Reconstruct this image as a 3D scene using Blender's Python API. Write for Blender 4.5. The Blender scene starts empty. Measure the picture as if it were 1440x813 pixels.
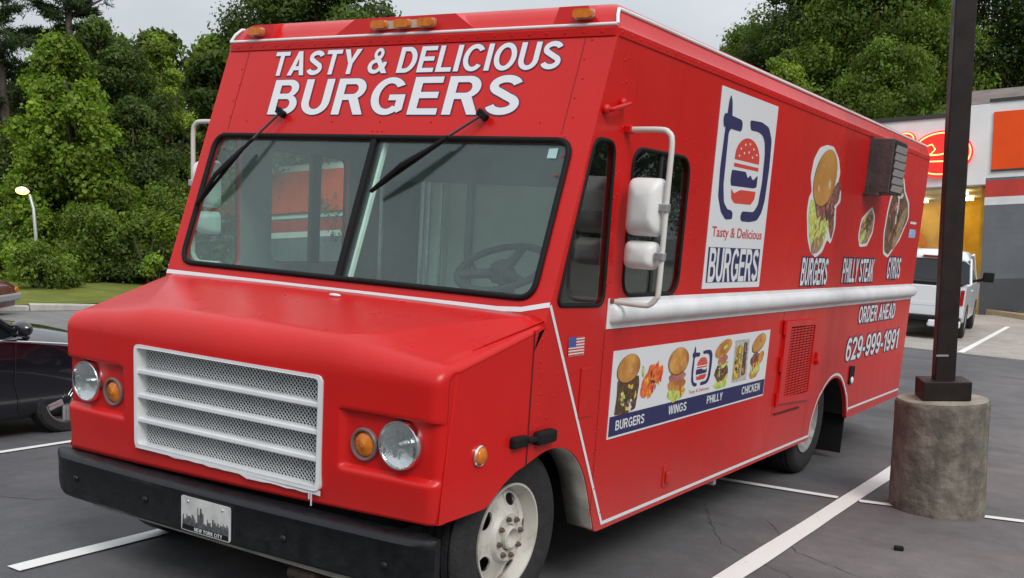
import bpy, bmesh, math, random
import numpy as np
from mathutils import Vector, Matrix, geometry
random.seed(7); rng = np.random.default_rng(7)
S = bpy.context.scene
COL = S.collection
R_ = math.radians

# ------------------------------------------------------------------ camera
cd = bpy.data.cameras.new('camera'); cam = bpy.data.objects.new('camera', cd); COL.objects.link(cam)
cd.sensor_width = 36.0; cd.lens = 1498.7 / 1440 * 36.0
cd.shift_x = 0.0007; cd.shift_y = 0.1518
cd.clip_start = 0.05; cd.clip_end = 2000
right = Vector((0.83995, 0.53894, 0.06350)); up = Vector((-0.16132, 0.13626, 0.97745)); back = Vector((0.51813, -0.83125, 0.20139))
cam.matrix_world = Matrix(((right.x, up.x, back.x, 3.355), (right.y, up.y, back.y, -4.165), (right.z, up.z, back.z, 1.699), (0, 0, 0, 1)))
S.camera = cam
# ------------------------------------------------------------------ world: overcast sky
SUN_EL, SUN_AZ = R_(44), R_(124)
w = bpy.data.worlds.new('World'); S.world = w; w.use_nodes = True
nt = w.node_tree; nt.nodes.clear()
N = nt.nodes.new; L = nt.links.new
sky = N('ShaderNodeTexSky'); sky.sky_type = 'NISHITA'; sky.sun_disc = False
sky.sun_elevation = SUN_EL; sky.sun_rotation = SUN_AZ; sky.air_density = 1.2; sky.dust_density = 3.0
sc = N('ShaderNodeVectorMath'); sc.operation = 'SCALE'; sc.inputs['Scale'].default_value = 0.10
L(sky.outputs[0], sc.inputs[0])
tc = N('ShaderNodeTexCoord'); mp = N('ShaderNodeMapping'); mp.inputs['Scale'].default_value = (1.2, 1.2, 3.5)
L(tc.outputs['Generated'], mp.inputs[0])
nz = N('ShaderNodeTexNoise'); nz.inputs['Scale'].default_value = 1.6; nz.inputs['Detail'].default_value = 6; nz.inputs['Roughness'].default_value = .55
L(mp.outputs[0], nz.inputs['Vector'])
cr = N('ShaderNodeValToRGB'); cr.color_ramp.elements[0].position = .3; cr.color_ramp.elements[0].color = (.58, .63, .69, 1)
cr.color_ramp.elements[1].position = .75; cr.color_ramp.elements[1].color = (.86, .89, .92, 1)
L(nz.outputs[0], cr.inputs[0])
sx_ = N('ShaderNodeSeparateXYZ'); L(tc.outputs['Generated'], sx_.inputs[0])
gr = N('ShaderNodeMath'); gr.operation = 'MULTIPLY_ADD'; gr.use_clamp = False; gr.inputs[1].default_value = .95; gr.inputs[2].default_value = .60; L(sx_.outputs['Z'], gr.inputs[0])
gm_ = N('ShaderNodeMath'); gm_.operation = 'MAXIMUM'; gm_.inputs[1].default_value = .3; L(gr.outputs[0], gm_.inputs[0])
cs = N('ShaderNodeVectorMath'); cs.operation = 'SCALE'; L(cr.outputs[0], cs.inputs[0]); L(gm_.outputs[0], cs.inputs['Scale'])
mx = N('ShaderNodeMix'); mx.data_type = 'RGBA'; mx.inputs[0].default_value = .9
L(sc.outputs[0], mx.inputs[6]); L(cs.outputs[0], mx.inputs[7])
bg = N('ShaderNodeBackground'); bg.inputs[1].default_value = 1.0
L(mx.outputs[2], bg.inputs[0]); wo = N('ShaderNodeOutputWorld'); L(bg.outputs[0], wo.inputs[0])
# ------------------------------------------------------------------ sun behind the cloud
sd = bpy.data.lights.new('sun', 'SUN'); sd.energy = 1.5; sd.angle = R_(25); sd.color = (1, .97, .93)
sun = bpy.data.objects.new('sun', sd); COL.objects.link(sun)
sdir = Vector((math.sin(SUN_AZ) * math.cos(SUN_EL), math.cos(SUN_AZ) * math.cos(SUN_EL), math.sin(SUN_EL)))
sun.rotation_euler = sdir.to_track_quat('Z', 'Y').to_euler()
S.view_settings.view_transform = 'Standard'; S.view_settings.look = 'None'; S.view_settings.exposure = 0.28; S.view_settings.gamma = 1
S.view_settings.use_curve_mapping = False

# ------------------------------------------------------------------ helpers
class MB:
    def __init__(s): s.v = []; s.f = []
    def add(s, vs, fs):
        o = len(s.v); s.v += [tuple(p) for p in vs]; s.f += [tuple(i + o for i in f) for f in fs]; return s
    def poly(s, pts): return s.add(pts, [tuple(range(len(pts)))])
    def box(s, c, d, M=None):
        x, y, z = [a / 2 for a in d]; c = Vector(c)
        vs = [Vector((sx * x, sy * y, sz * z)) for sx in (-1, 1) for sy in (-1, 1) for sz in (-1, 1)]
        if M is not None: vs = [M @ p for p in vs]
        return s.add([p + c for p in vs], [(0, 1, 3, 2), (4, 6, 7, 5), (0, 4, 5, 1), (2, 3, 7, 6), (0, 2, 6, 4), (1, 5, 7, 3)])
    def bb(s, x0, x1, y0, y1, z0, z1): return s.box(((x0 + x1) / 2, (y0 + y1) / 2, (z0 + z1) / 2), (x1 - x0, y1 - y0, z1 - z0))
    def cyl(s, p0, p1, r0, r1=None, n=16, cap=True):
        r1 = r0 if r1 is None else r1
        p0, p1 = Vector(p0), Vector(p1); d = (p1 - p0).normalized()
        a = d.orthogonal().normalized(); b = d.cross(a)
        vs = []
        for i in range(n):
            t = 2 * math.pi * i / n; q = a * math.cos(t) + b * math.sin(t)
            vs += [p0 + q * r0, p1 + q * r1]
        fs = [(2 * i, 2 * ((i + 1) % n), 2 * ((i + 1) % n) + 1, 2 * i + 1) for i in range(n)]
        if cap: fs += [tuple(2 * i for i in reversed(range(n))), tuple(2 * i + 1 for i in range(n))]
        return s.add(vs, fs)
    def tube(s, path, r, n=8, cap=True):
        P = [Vector(p) for p in path]; m = len(P)
        rr = r if isinstance(r, (list, tuple)) else [r] * m
        vs = []; a = None
        for i in range(m):
            d = (P[min(i + 1, m - 1)] - P[max(i - 1, 0)]).normalized()
            if a is None: a = d.orthogonal().normalized()
            else:
                a = a - d * a.dot(d)
                a = d.orthogonal().normalized() if a.length < 1e-6 else a.normalized()
            b = d.cross(a)
            vs += [P[i] + (a * math.cos(2 * math.pi * k / n) + b * math.sin(2 * math.pi * k / n)) * rr[i] for k in range(n)]
        fs = [(i * n + k, i * n + (k + 1) % n, (i + 1) * n + (k + 1) % n, (i + 1) * n + k) for i in range(m - 1) for k in range(n)]
        if cap: fs += [tuple(reversed(range(n))), tuple((m - 1) * n + k for k in range(n))]
        return s.add(vs, fs)
    def lathe(s, prof, M, n=48, close=False):
        # prof: (radius, height) along local z
        vs = []; m = len(prof)
        for i in range(n):
            t = 2 * math.pi * i / n
            vs += [M @ Vector((r * math.cos(t), r * math.sin(t), h)) for r, h in prof]
        fs = []
        for i in range(n):
            j = (i + 1) % n
            for k in range(m if close else m - 1):
                l = (k + 1) % m
                fs.append((i * m + k, j * m + k, j * m + l, i * m + l))
        return s.add(vs, fs)
    def prism(s, outer, holes, fn, d0, d1, back=True, walls=True):
        loops = [outer] + list(holes); pts = [p for l in loops for p in l]
        tris = geometry.tessellate_polygon([[Vector((p[0], p[1], 0)) for p in l] for l in loops])
        n = len(pts); vs = [fn(p[0], p[1], d1) for p in pts]; fs = []
        for t in tris:
            a, b, c = [Vector(vs[i]) for i in t]
            nn = (b - a).cross(c - a)
            if nn.length < 1e-12: continue
            ref = Vector(fn(pts[t[0]][0], pts[t[0]][1], d1)) - Vector(fn(pts[t[0]][0], pts[t[0]][1], d0)) if d1 != d0 else Vector(fn(pts[t[0]][0], pts[t[0]][1], 1)) - Vector(fn(pts[t[0]][0], pts[t[0]][1], 0))
            fs.append(tuple(t) if nn.dot(ref) > 0 else tuple(reversed(t)))
        if d0 != d1 and (back or walls):
            vs += [fn(p[0], p[1], d0) for p in pts]
            if back: fs += [tuple(i + n for i in reversed(f)) for f in list(fs)]
            if walls:
                o = 0
                for l in loops:
                    m = len(l); fs += [(o + i, o + (i + 1) % m, o + (i + 1) % m + n, o + i + n) for i in range(m)]; o += m
        return s.add(vs, fs)
    def grid(s, P):
        r, c = len(P), len(P[0])
        return s.add([p for row in P for p in row], [(i * c + j, i * c + j + 1, (i + 1) * c + j + 1, (i + 1) * c + j) for i in range(r - 1) for j in range(c - 1)])
    def ellipsoid(s, c, r, n=16, m=10, M=None):
        c = Vector(c); P = []
        for i in range(m + 1):
            ph = math.pi * i / m - math.pi / 2
            row = []
            for j in range(n + 1):
                t = 2 * math.pi * j / n
                q = Vector((r[0] * math.cos(ph) * math.cos(t), r[1] * math.cos(ph) * math.sin(t), r[2] * math.sin(ph)))
                row.append(c + (M @ q if M is not None else q))
            P.append(row)
        return s.grid(P)
    def obj(s, name, mat, parent=None, smooth=None, bevel=None, fixn=False, merge=None, solid=None):
        me = bpy.data.meshes.new(name); me.from_pydata(s.v, [], s.f)
        if merge or fixn:
            b = bmesh.new(); b.from_mesh(me)
            if merge: bmesh.ops.remove_doubles(b, verts=b.verts, dist=merge)
            if fixn: bmesh.ops.recalc_face_normals(b, faces=b.faces)
            b.to_mesh(me); b.free()
        me.validate(); 
        return link(name, me, mat, parent, smooth, bevel, solid)
def link(name, me, mat, parent=None, smooth=None, bevel=None, solid=None):
    o = bpy.data.objects.new(name, me); COL.objects.link(o)
    if mat is not None: me.materials.append(mat)
    if parent is not None: o.parent = parent
    if smooth:
        for p in me.polygons: p.use_smooth = True
        me.set_sharp_from_angle(angle=R_(smooth))
    if solid:
        m = o.modifiers.new('solid', 'SOLIDIFY'); m.thickness = solid; m.offset = -1
    if bevel:
        m = o.modifiers.new('bevel', 'BEVEL'); m.width = bevel; m.segments = 2; m.limit_method = 'ANGLE'; m.angle_limit = R_(40)
    return o
def thing(name, label, cat, loc=(0, 0, 0), rot=None, group=None):
    o = bpy.data.objects.new(name, None); COL.objects.link(o); o.location = loc
    o.empty_display_size = .2
    if rot is not None: o.rotation_euler = rot
    return tag(o, label, cat, group)
def tag(o, label, cat, group=None):
    o['label'] = label; o['category'] = cat
    if group: o['group'] = group
    return o
def struct(o): o['kind'] = 'structure'; return o
def stuff(o): o['kind'] = 'stuff'; return o
def lab(o, l): o['label'] = l; return o

def mat(name, col, rough=.5, metal=0., spec=.5, var=0., vscale=3., bump=0., bscale=40., emit=None, estr=0., coat=0., col2=None, vlo=.35, vhi=.65, detail=5, trans=None, rvar=0., stretch=None):
    m = bpy.data.materials.new(name); m.use_nodes = True; t = m.node_tree
    b = t.nodes['Principled BSDF']
    b.inputs['Base Color'].default_value = (*col, 1); b.inputs['Roughness'].default_value = rough
    b.inputs['Metallic'].default_value = metal; b.inputs['Specular IOR Level'].default_value = spec
    if coat: b.inputs['Coat Weight'].default_value = coat; b.inputs['Coat Roughness'].default_value = .05
    if emit: b.inputs['Emission Color'].default_value = (*emit, 1); b.inputs['Emission Strength'].default_value = estr
    if var or col2 or bump or rvar:
        tc = t.nodes.new('ShaderNodeTexCoord'); src = tc.outputs['Object']
        if stretch:
            mpp = t.nodes.new('ShaderNodeMapping'); mpp.inputs['Scale'].default_value = stretch
            t.links.new(src, mpp.inputs[0]); src = mpp.outputs[0]
        if var or col2 or rvar:
            n = t.nodes.new('ShaderNodeTexNoise'); n.inputs['Scale'].default_value = vscale; n.inputs['Detail'].default_value = detail; n.inputs['Roughness'].default_value = .6
            t.links.new(src, n.inputs['Vector'])
            r = t.nodes.new('ShaderNodeValToRGB'); r.color_ramp.elements[0].position = vlo; r.color_ramp.elements[1].position = vhi
            c2 = col2 or tuple(min(1, c * (1 + var)) for c in col); c1 = col if col2 else tuple(c * (1 - var) for c in col)
            r.color_ramp.elements[0].color = (*c1, 1); r.color_ramp.elements[1].color = (*c2, 1)
            t.links.new(n.outputs[0], r.inputs[0])
            if var or col2: t.links.new(r.outputs[0], b.inputs['Base Color'])
            if rvar:
                mr = t.nodes.new('ShaderNodeMapRange'); mr.inputs['From Min'].default_value = .3; mr.inputs['From Max'].default_value = .7
                mr.inputs['To Min'].default_value = max(0, rough - rvar); mr.inputs['To Max'].default_value = min(1, rough + rvar)
                t.links.new(n.outputs[0], mr.inputs[0]); t.links.new(mr.outputs[0], b.inputs['Roughness'])
        if bump:
            n2 = t.nodes.new('ShaderNodeTexNoise'); n2.inputs['Scale'].default_value = bscale; n2.inputs['Detail'].default_value = 4
            t.links.new(src, n2.inputs['Vector'])
            bp = t.nodes.new('ShaderNodeBump'); bp.inputs['Strength'].default_value = bump; bp.inputs['Distance'].default_value = .02
            t.links.new(n2.outputs[0], bp.inputs['Height']); t.links.new(bp.outputs[0], b.inputs['Normal'])
    return m
def glass(name, tint, gloss_rough=.01, f0=.04, film=0.):
    m = bpy.data.materials.new(name); m.use_nodes = True; t = m.node_tree; t.nodes.clear()
    tr = t.nodes.new('ShaderNodeBsdfTransparent'); tr.inputs[0].default_value = (*tint, 1)
    gl = t.nodes.new('ShaderNodeBsdfGlossy'); gl.inputs['Roughness'].default_value = gloss_rough; gl.inputs[0].default_value = (1, 1, 1, 1)
    lw = t.nodes.new('ShaderNodeLayerWeight'); lw.inputs[0].default_value = .5
    p = t.nodes.new('ShaderNodeMath'); p.operation = 'POWER'; p.inputs[1].default_value = 5; t.links.new(lw.outputs['Facing'], p.inputs[0])
    a = t.nodes.new('ShaderNodeMath'); a.operation = 'MULTIPLY_ADD'; a.inputs[1].default_value = 1 - f0; a.inputs[2].default_value = f0; t.links.new(p.outputs[0], a.inputs[0])
    mix = t.nodes.new('ShaderNodeMixShader'); t.links.new(a.outputs[0], mix.inputs[0]); t.links.new(tr.outputs[0], mix.inputs[1]); t.links.new(gl.outputs[0], mix.inputs[2])
    out = mix.outputs[0]
    if film:                                              # pale greenish haze put into the pane to lighten it
        df = t.nodes.new('ShaderNodeBsdfDiffuse'); df.inputs[0].default_value = (.50, .72, .66, 1); m2 = t.nodes.new('ShaderNodeMixShader')
        tc = t.nodes.new('ShaderNodeTexCoord'); nz_ = t.nodes.new('ShaderNodeTexNoise'); nz_.inputs['Scale'].default_value = 2.2; nz_.inputs['Detail'].default_value = 5; t.links.new(tc.outputs['Object'], nz_.inputs[0])
        ma = t.nodes.new('ShaderNodeMath'); ma.operation = 'MULTIPLY'; ma.inputs[1].default_value = film * 2; t.links.new(nz_.outputs[0], ma.inputs[0]); t.links.new(ma.outputs[0], m2.inputs[0])
        t.links.new(out, m2.inputs[1]); t.links.new(df.outputs[0], m2.inputs[2]); out = m2.outputs[0]
    o = t.nodes.new('ShaderNodeOutputMaterial'); t.links.new(out, o.inputs[0]); return m

def paint_red():
    m = mat('red_paint', (.56, .008, .007), rough=.36, spec=.34)
    t = m.node_tree; b = t.nodes['Principled BSDF']
    tc = t.nodes.new('ShaderNodeTexCoord'); ge = t.nodes.new('ShaderNodeNewGeometry')
    n = t.nodes.new('ShaderNodeTexNoise'); n.inputs['Scale'].default_value = 1.3; n.inputs['Detail'].default_value = 7; t.links.new(ge.outputs['Position'], n.inputs['Vector'])
    r = t.nodes.new('ShaderNodeValToRGB'); r.color_ramp.elements[0].position = .3; r.color_ramp.elements[0].color = (.52, .0075, .0065, 1); r.color_ramp.elements[1].position = .7; r.color_ramp.elements[1].color = (.60, .0095, .008, 1)
    t.links.new(n.outputs[0], r.inputs[0])
    # road dirt: vertical streaks
    mp = t.nodes.new('ShaderNodeMapping'); mp.inputs['Scale'].default_value = (9, 9, .7); t.links.new(ge.outputs['Position'], mp.inputs[0])
    n3 = t.nodes.new('ShaderNodeTexNoise'); n3.inputs['Scale'].default_value = .9; n3.inputs['Detail'].default_value = 2; t.links.new(mp.outputs[0], n3.inputs['Vector'])
    r3 = t.nodes.new('ShaderNodeValToRGB'); r3.color_ramp.elements[0].position = .45; r3.color_ramp.elements[0].color = (0, 0, 0, 1); r3.color_ramp.elements[1].position = .95; r3.color_ramp.elements[1].color = (.16, .16, .16, 1)
    t.links.new(n3.outputs[0], r3.inputs[0])
    mx = t.nodes.new('ShaderNodeMix'); mx.data_type = 'RGBA'; t.links.new(r3.outputs[0], mx.inputs[0]); t.links.new(r.outputs[0], mx.inputs[6]); mx.inputs[7].default_value = (.34, .022, .018, 1)
    sp = t.nodes.new('ShaderNodeSeparateXYZ'); t.links.new(ge.outputs['Position'], sp.inputs[0])
    lo = t.nodes.new('ShaderNodeMapRange'); lo.inputs['From Min'].default_value = .75; lo.inputs['From Max'].default_value = .32; lo.inputs['To Max'].default_value = .34; t.links.new(sp.outputs['Z'], lo.inputs[0])
    n6 = t.nodes.new('ShaderNodeTexNoise'); n6.inputs['Scale'].default_value = 3.5; n6.inputs['Detail'].default_value = 8; n6.inputs['Roughness'].default_value = .65; t.links.new(ge.outputs['Position'], n6.inputs['Vector'])
    ds = t.nodes.new('ShaderNodeMath'); ds.operation = 'MULTIPLY'; t.links.new(lo.outputs[0], ds.inputs[0]); t.links.new(n6.outputs[0], ds.inputs[1])
    mdx = t.nodes.new('ShaderNodeMix'); mdx.data_type = 'RGBA'; t.links.new(ds.outputs[0], mdx.inputs[0]); t.links.new(mx.outputs[2], mdx.inputs[6]); mdx.inputs[7].default_value = (.20, .15, .13, 1)
    t.links.new(mdx.outputs[2], b.inputs['Base Color'])
    mr = t.nodes.new('ShaderNodeMapRange'); mr.inputs['To Min'].default_value = .22; mr.inputs['To Max'].default_value = .38; t.links.new(n3.outputs[0], mr.inputs[0]); t.links.new(mr.outputs[0], b.inputs['Roughness'])
    # slight panel waviness
    n4 = t.nodes.new('ShaderNodeTexNoise'); n4.inputs['Scale'].default_value = 2.2; n4.inputs['Detail'].default_value = 2; t.links.new(ge.outputs['Position'], n4.inputs['Vector'])
    bp = t.nodes.new('ShaderNodeBump'); bp.inputs['Strength'].default_value = .25; bp.inputs['Distance'].default_value = .02; t.links.new(n4.outputs[0], bp.inputs['Height']); t.links.new(bp.outputs[0], b.inputs['Normal'])
    return m
RED = paint_red()
WHITE = mat('white_paint', (.72, .73, .74), rough=.35, var=.06, vscale=6)
DECALW = mat('white_vinyl', (.70, .71, .73), rough=.35)
NAVY = mat('navy_vinyl', (.021, .022, .10), rough=.4)
LRED = mat('red_vinyl', (.55, .05, .04), rough=.4)
BLACKR = mat('black_rubber', (.007, .007, .0075), rough=.7, spec=.25)
TYRE = mat('tyre_rubber', (.018, .018, .019), rough=.75, bump=.3, bscale=60, var=.3, vscale=20)
BUMPER = mat('bumper_black', (.0065, .0075, .009), rough=.45, spec=.35, var=.4, vscale=14, bump=.12, bscale=60, rvar=.12)
STEEL = mat('wheel_steel', (.56, .54, .49), rough=.55, var=.0, col2=(.27, .22, .165), vlo=.52, vhi=.78, vscale=9, detail=9, metal=.1)
STEELD = mat('rear_wheel_steel', (.42, .42, .42), rough=.5, col2=(.16, .14, .12), vlo=.45, vhi=.7, vscale=9, metal=.2)
RUST = mat('lug_rust', (.13, .095, .06), rough=.7, var=.4, vscale=60)
CHROME = mat('chrome', (.75, .75, .75), rough=.15, metal=1)
ALU = mat('aluminium', (.55, .56, .57), rough=.35, metal=.8, var=.1, vscale=30)
DARK = mat('underside_dark', (.012, .012, .012), rough=.85)
LINER = mat('liner_grey', (.30, .29, .25), rough=.8, var=.25, vscale=8, bump=.1)
AMBER = mat('amber_lens', (.60, .17, .012), rough=.18, var=.15, vscale=40)
LENS = mat('headlight_reflector', (.72, .74, .74), rough=.12, metal=.9, bump=.15, bscale=25)
WGLASS = glass('windscreen_glass', (.90, .99, .96), f0=.042, film=.026)
SGLASS = glass('side_glass', (.62, .67, .66))
CGLASS = glass('clear_lens_glass', (.95, .96, .96))
INTER = mat('cab_grey', (.24, .27, .275), rough=.7, var=.15, vscale=3)
INTERL = mat('bulkhead_light', (.78, .86, .79), rough=.6, var=.12, vscale=2)
INTERD = mat('cab_dark', (.02, .021, .022), rough=.8)
LAMPBOX = mat('fan_box_brown', (.065, .046, .046), rough=.6, var=.25, vscale=9, bump=.2)
MIRRORW = mat('mirror_white', (.72, .72, .70), rough=.4, var=.05, vscale=8)
TUBEW = mat('tube_white', (.62, .60, .56), rough=.45, col2=(.45, .38, .30), vlo=.6, vhi=.85, vscale=12)
MIRRORG = mat('mirror_glass', (.8, .8, .8), rough=.02, metal=1)

# ---------- ground height: level around the truck, falling away towards the lawn
GB = [(-42.0, -2.29), (-5.5, -.36), (-1.5, 0.0), (400.0, 0.0)]
def gz(x):
    if x <= GB[0][0]: return GB[0][1]
    for (a, za), (b, zb) in zip(GB, GB[1:]):
        if x <= b: return za + (zb - za) * (x - a) / (b - a)
    return 0.
TUP = Vector((-.077, -.042, 1)).normalized()          # true plumb seen from the sloping lot
TILT = Vector((0, 0, 1)).rotation_difference(TUP).to_matrix().to_4x4()

# ================================================================== SETTING
def ground_mat(name, c_lo, c_hi, c_patch, rough=.85, crack=True, scale=1.0, paler_x=False):
    m = bpy.data.materials.new(name); m.use_nodes = True; t = m.node_tree; b = t.nodes['Principled BSDF']; b.inputs['Roughness'].default_value = rough
    ge = t.nodes.new('ShaderNodeNewGeometry'); P = ge.outputs['Position']
    def noise(sc, det, rg=.6, vec=P):
        n = t.nodes.new('ShaderNodeTexNoise'); n.inputs['Scale'].default_value = sc; n.inputs['Detail'].default_value = det; n.inputs['Roughness'].default_value = rg
        t.links.new(vec, n.inputs['Vector']); return n.outputs[0]
    def ramp(src, a, ca, bb, cb):
        r = t.nodes.new('ShaderNodeValToRGB'); r.color_ramp.elements[0].position = a; r.color_ramp.elements[0].color = (*ca, 1); r.color_ramp.elements[1].position = bb; r.color_ramp.elements[1].color = (*cb, 1)
        t.links.new(src, r.inputs[0]); return r.outputs[0]
    def mix(f, a, bb):
        x = t.nodes.new('ShaderNodeMix'); x.data_type = 'RGBA'
        t.links.new(f, x.inputs[0]); t.links.new(a, x.inputs[6])
        if isinstance(bb, tuple): x.inputs[7].default_value = (*bb, 1)
        else: t.links.new(bb, x.inputs[7])
        return x.outputs[2]
    base = ramp(noise(.45 * scale, 6), .35, c_lo, .68, c_hi)
    mt = t.nodes.new('ShaderNodeMapRange'); mt.inputs['From Min'].default_value = .3; mt.inputs['From Max'].default_value = .7; mt.inputs['To Min'].default_value = .74; mt.inputs['To Max'].default_value = 1.22; t.links.new(noise(3.2, 9, .72), mt.inputs[0])
    mv = t.nodes.new('ShaderNodeVectorMath'); mv.operation = 'SCALE'; t.links.new(base, mv.inputs[0]); t.links.new(mt.outputs[0], mv.inputs['Scale']); base = mv.outputs[0]
    spk = noise(110, 3, .75)
    f1 = ramp(spk, .56, (0, 0, 0), .72, (.55, .55, .55))
    base = mix(f1, base, tuple(min(1, c * 2.1) for c in c_hi))
    mp = t.nodes.new('ShaderNodeMapping'); mp.inputs['Scale'].default_value = (.5, 1.6, 1); mp.inputs['Rotation'].default_value = (0, 0, .5); t.links.new(P, mp.inputs[0])
    st = ramp(noise(.8 * scale, 6, .6, mp.outputs[0]), .53, (0, 0, 0), .68, (.75, .75, .75))
    base = mix(st, base, c_patch)
    if crack:
        v = t.nodes.new('ShaderNodeTexVoronoi'); v.feature = 'DISTANCE_TO_EDGE'; v.inputs['Scale'].default_value = .33
        wv = t.nodes.new('ShaderNodeVectorMath'); wv.operation = 'ADD'; nn = t.nodes.new('ShaderNodeTexNoise'); nn.inputs['Scale'].default_value = 2.5; nn.inputs['Detail'].default_value = 5
        t.links.new(P, nn.inputs['Vector']); sc_ = t.nodes.new('ShaderNodeVectorMath'); sc_.operation = 'SCALE'; sc_.inputs['Scale'].default_value = .7
        t.links.new(nn.outputs['Color'], sc_.inputs[0]); t.links.new(P, wv.inputs[0]); t.links.new(sc_.outputs[0], wv.inputs[1]); t.links.new(wv.outputs[0], v.inputs['Vector'])
        ck = ramp(v.outputs['Distance'], .0, (.75, .75, .75), .006, (0, 0, 0))
        base = mix(ck, base, tuple(c * .35 for c in c_lo))
    if paler_x:                                              # paler and browner towards +x, with a noisy edge
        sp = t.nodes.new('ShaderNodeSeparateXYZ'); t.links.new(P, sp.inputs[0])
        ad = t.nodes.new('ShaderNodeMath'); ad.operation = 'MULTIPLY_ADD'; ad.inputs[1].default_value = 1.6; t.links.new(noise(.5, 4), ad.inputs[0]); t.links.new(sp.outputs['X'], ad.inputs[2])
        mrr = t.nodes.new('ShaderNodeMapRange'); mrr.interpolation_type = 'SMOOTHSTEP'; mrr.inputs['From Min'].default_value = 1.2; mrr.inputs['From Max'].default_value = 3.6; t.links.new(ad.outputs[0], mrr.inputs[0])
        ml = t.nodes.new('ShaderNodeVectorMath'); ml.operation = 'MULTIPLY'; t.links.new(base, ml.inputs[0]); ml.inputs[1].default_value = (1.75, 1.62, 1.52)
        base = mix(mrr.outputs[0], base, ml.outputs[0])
    t.links.new(base, b.inputs['Base Color'])
    mr = t.nodes.new('ShaderNodeMapRange'); mr.inputs['To Min'].default_value = rough - .18; mr.inputs['To Max'].default_value = rough + .08
    t.links.new(noise(1.3, 4), mr.inputs[0]); t.links.new(mr.outputs[0], b.inputs['Roughness'])
    bp = t.nodes.new('ShaderNodeBump'); bp.inputs['Strength'].default_value = .35; bp.inputs['Distance'].default_value = .008; t.links.new(noise(120, 3), bp.inputs['Height']); t.links.new(bp.outputs[0], b.inputs['Normal'])
    return m
ASPH = ground_mat('asphalt', (.070, .069, .073), (.105, .102, .105), (.050, .049, .051), crack=False, paler_x=True)
ASPHL = ground_mat('old_asphalt', (.15, .145, .14), (.20, .19, .18), (.12, .115, .11), crack=False)
CONC = ground_mat('concrete_pad', (.30, .27, .24), (.37, .335, .295), (.24, .22, .195), crack=False, scale=.8)
PAINT = mat('line_paint', (.76, .75, .72), rough=.7, col2=(.25, .25, .25), vlo=.64, vhi=.80, vscale=14, detail=8, bump=.2, bscale=90)

XB = [-400, -42, -30, -20, -12, -5.5, -3.5, -1.5, 400]
def sheet(name, m, poly, dz, smooth=None):
    """flat sheet clipped at the ground's bend lines so it follows the fall of the lot"""
    mb = MB()
    def clip(P, x, keep_gt):
        out = []
        for a, b in zip(P, P[1:] + P[:1]):
            ina = (a[0] >= x) == keep_gt; inb = (b[0] >= x) == keep_gt
            if ina: out.append(a)
            if ina != inb:
                t = (x - a[0]) / (b[0] - a[0]); out.append((x, a[1] + t * (b[1] - a[1])))
        return out
    for x0, x1 in zip(XB, XB[1:]):
        P = clip(clip(list(poly), x0, True), x1, False) if True else poly
        if len(P) >= 3: mb.poly([(p[0], p[1], gz(p[0]) + dz) for p in P])
    return mb.obj(name, m, fixn=False)
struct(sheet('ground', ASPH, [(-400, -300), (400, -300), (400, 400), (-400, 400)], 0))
struct(sheet('road', ASPHL, [(-19.4, -6), (-8.9, 16.5), (-14.0, 26), (-27.1, 0), (-31, -8)], .004))
struct(sheet('pavement_pad', CONC, [(-40, 15.55), (0.0, 15.75), (60, 17.6), (60, 60), (-40, 60)], .004))
def stripe(p0, p1, wd, label):
    p0, p1 = Vector(p0), Vector(p1); d = (p1 - p0).normalized(); n = Vector((-d.y, d.x)) * wd / 2
    k = 24; a = []; b = []
    for i in range(k + 1):
        q = p0.lerp(p1, i / k); j1 = 1 + random.uniform(-.06, .06); j2 = 1 + random.uniform(-.06, .06)
        a.append((q + n * j1)[:]); b.append((q - n * j2)[:])
    o = sheet('parking_line', PAINT, b + a[::-1], .008); struct(o); return o
stripe((-1.02, -1.40), (-1.02, 3.0), .10, '')
stripe((-4.03, -2.6), (-4.06, 3.0), .10, '')
stripe((1.575, -1.4), (1.575, 6.4), .125, '')
stripe((-7.1, -2.6), (-7.1, 3.0), .10, '')
stripe((1.50, 3.10), (-4.0, 2.45), .075, '')
stripe((1.64, 3.12), (6.5, 4.55), .075, '')
o = stripe((0.02, 15.9), (-.47, 24.9), .11, ''); o.location.z = .002
TAR = mat('crack_tar', (.050, .048, .047), rough=.9)
def crack(pts, wd, seed):
    rd = random.Random(seed); P = [Vector(p) for p in pts]; A, B = [], []
    for a, b in zip(P, P[1:]):
        for k in range(14):
            q = a.lerp(b, k / 14); d = (b - a).normalized(); n = Vector((-d.y, d.x)); q = q + n * rd.uniform(-.012, .012); w_ = wd * rd.uniform(.25, 1.)
            A.append((q + n * w_)[:]); B.append((q - n * w_)[:])
    return struct(sheet('asphalt_crack', TAR, B + A[::-1], .003))
crack([(1.95, 1.05), (1.3, 1.45), (1.0, 2.0), (.85, 2.3)], .003, 1); crack([(2.9, 1.6), (2.2, 1.35), (1.7, 1.6), (1.3, 2.2)], .0025, 2); crack([(-3.8, -1.5), (-2.8, -.6), (-2.2, -.5), (-1.3, .3)], .004, 3)
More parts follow.
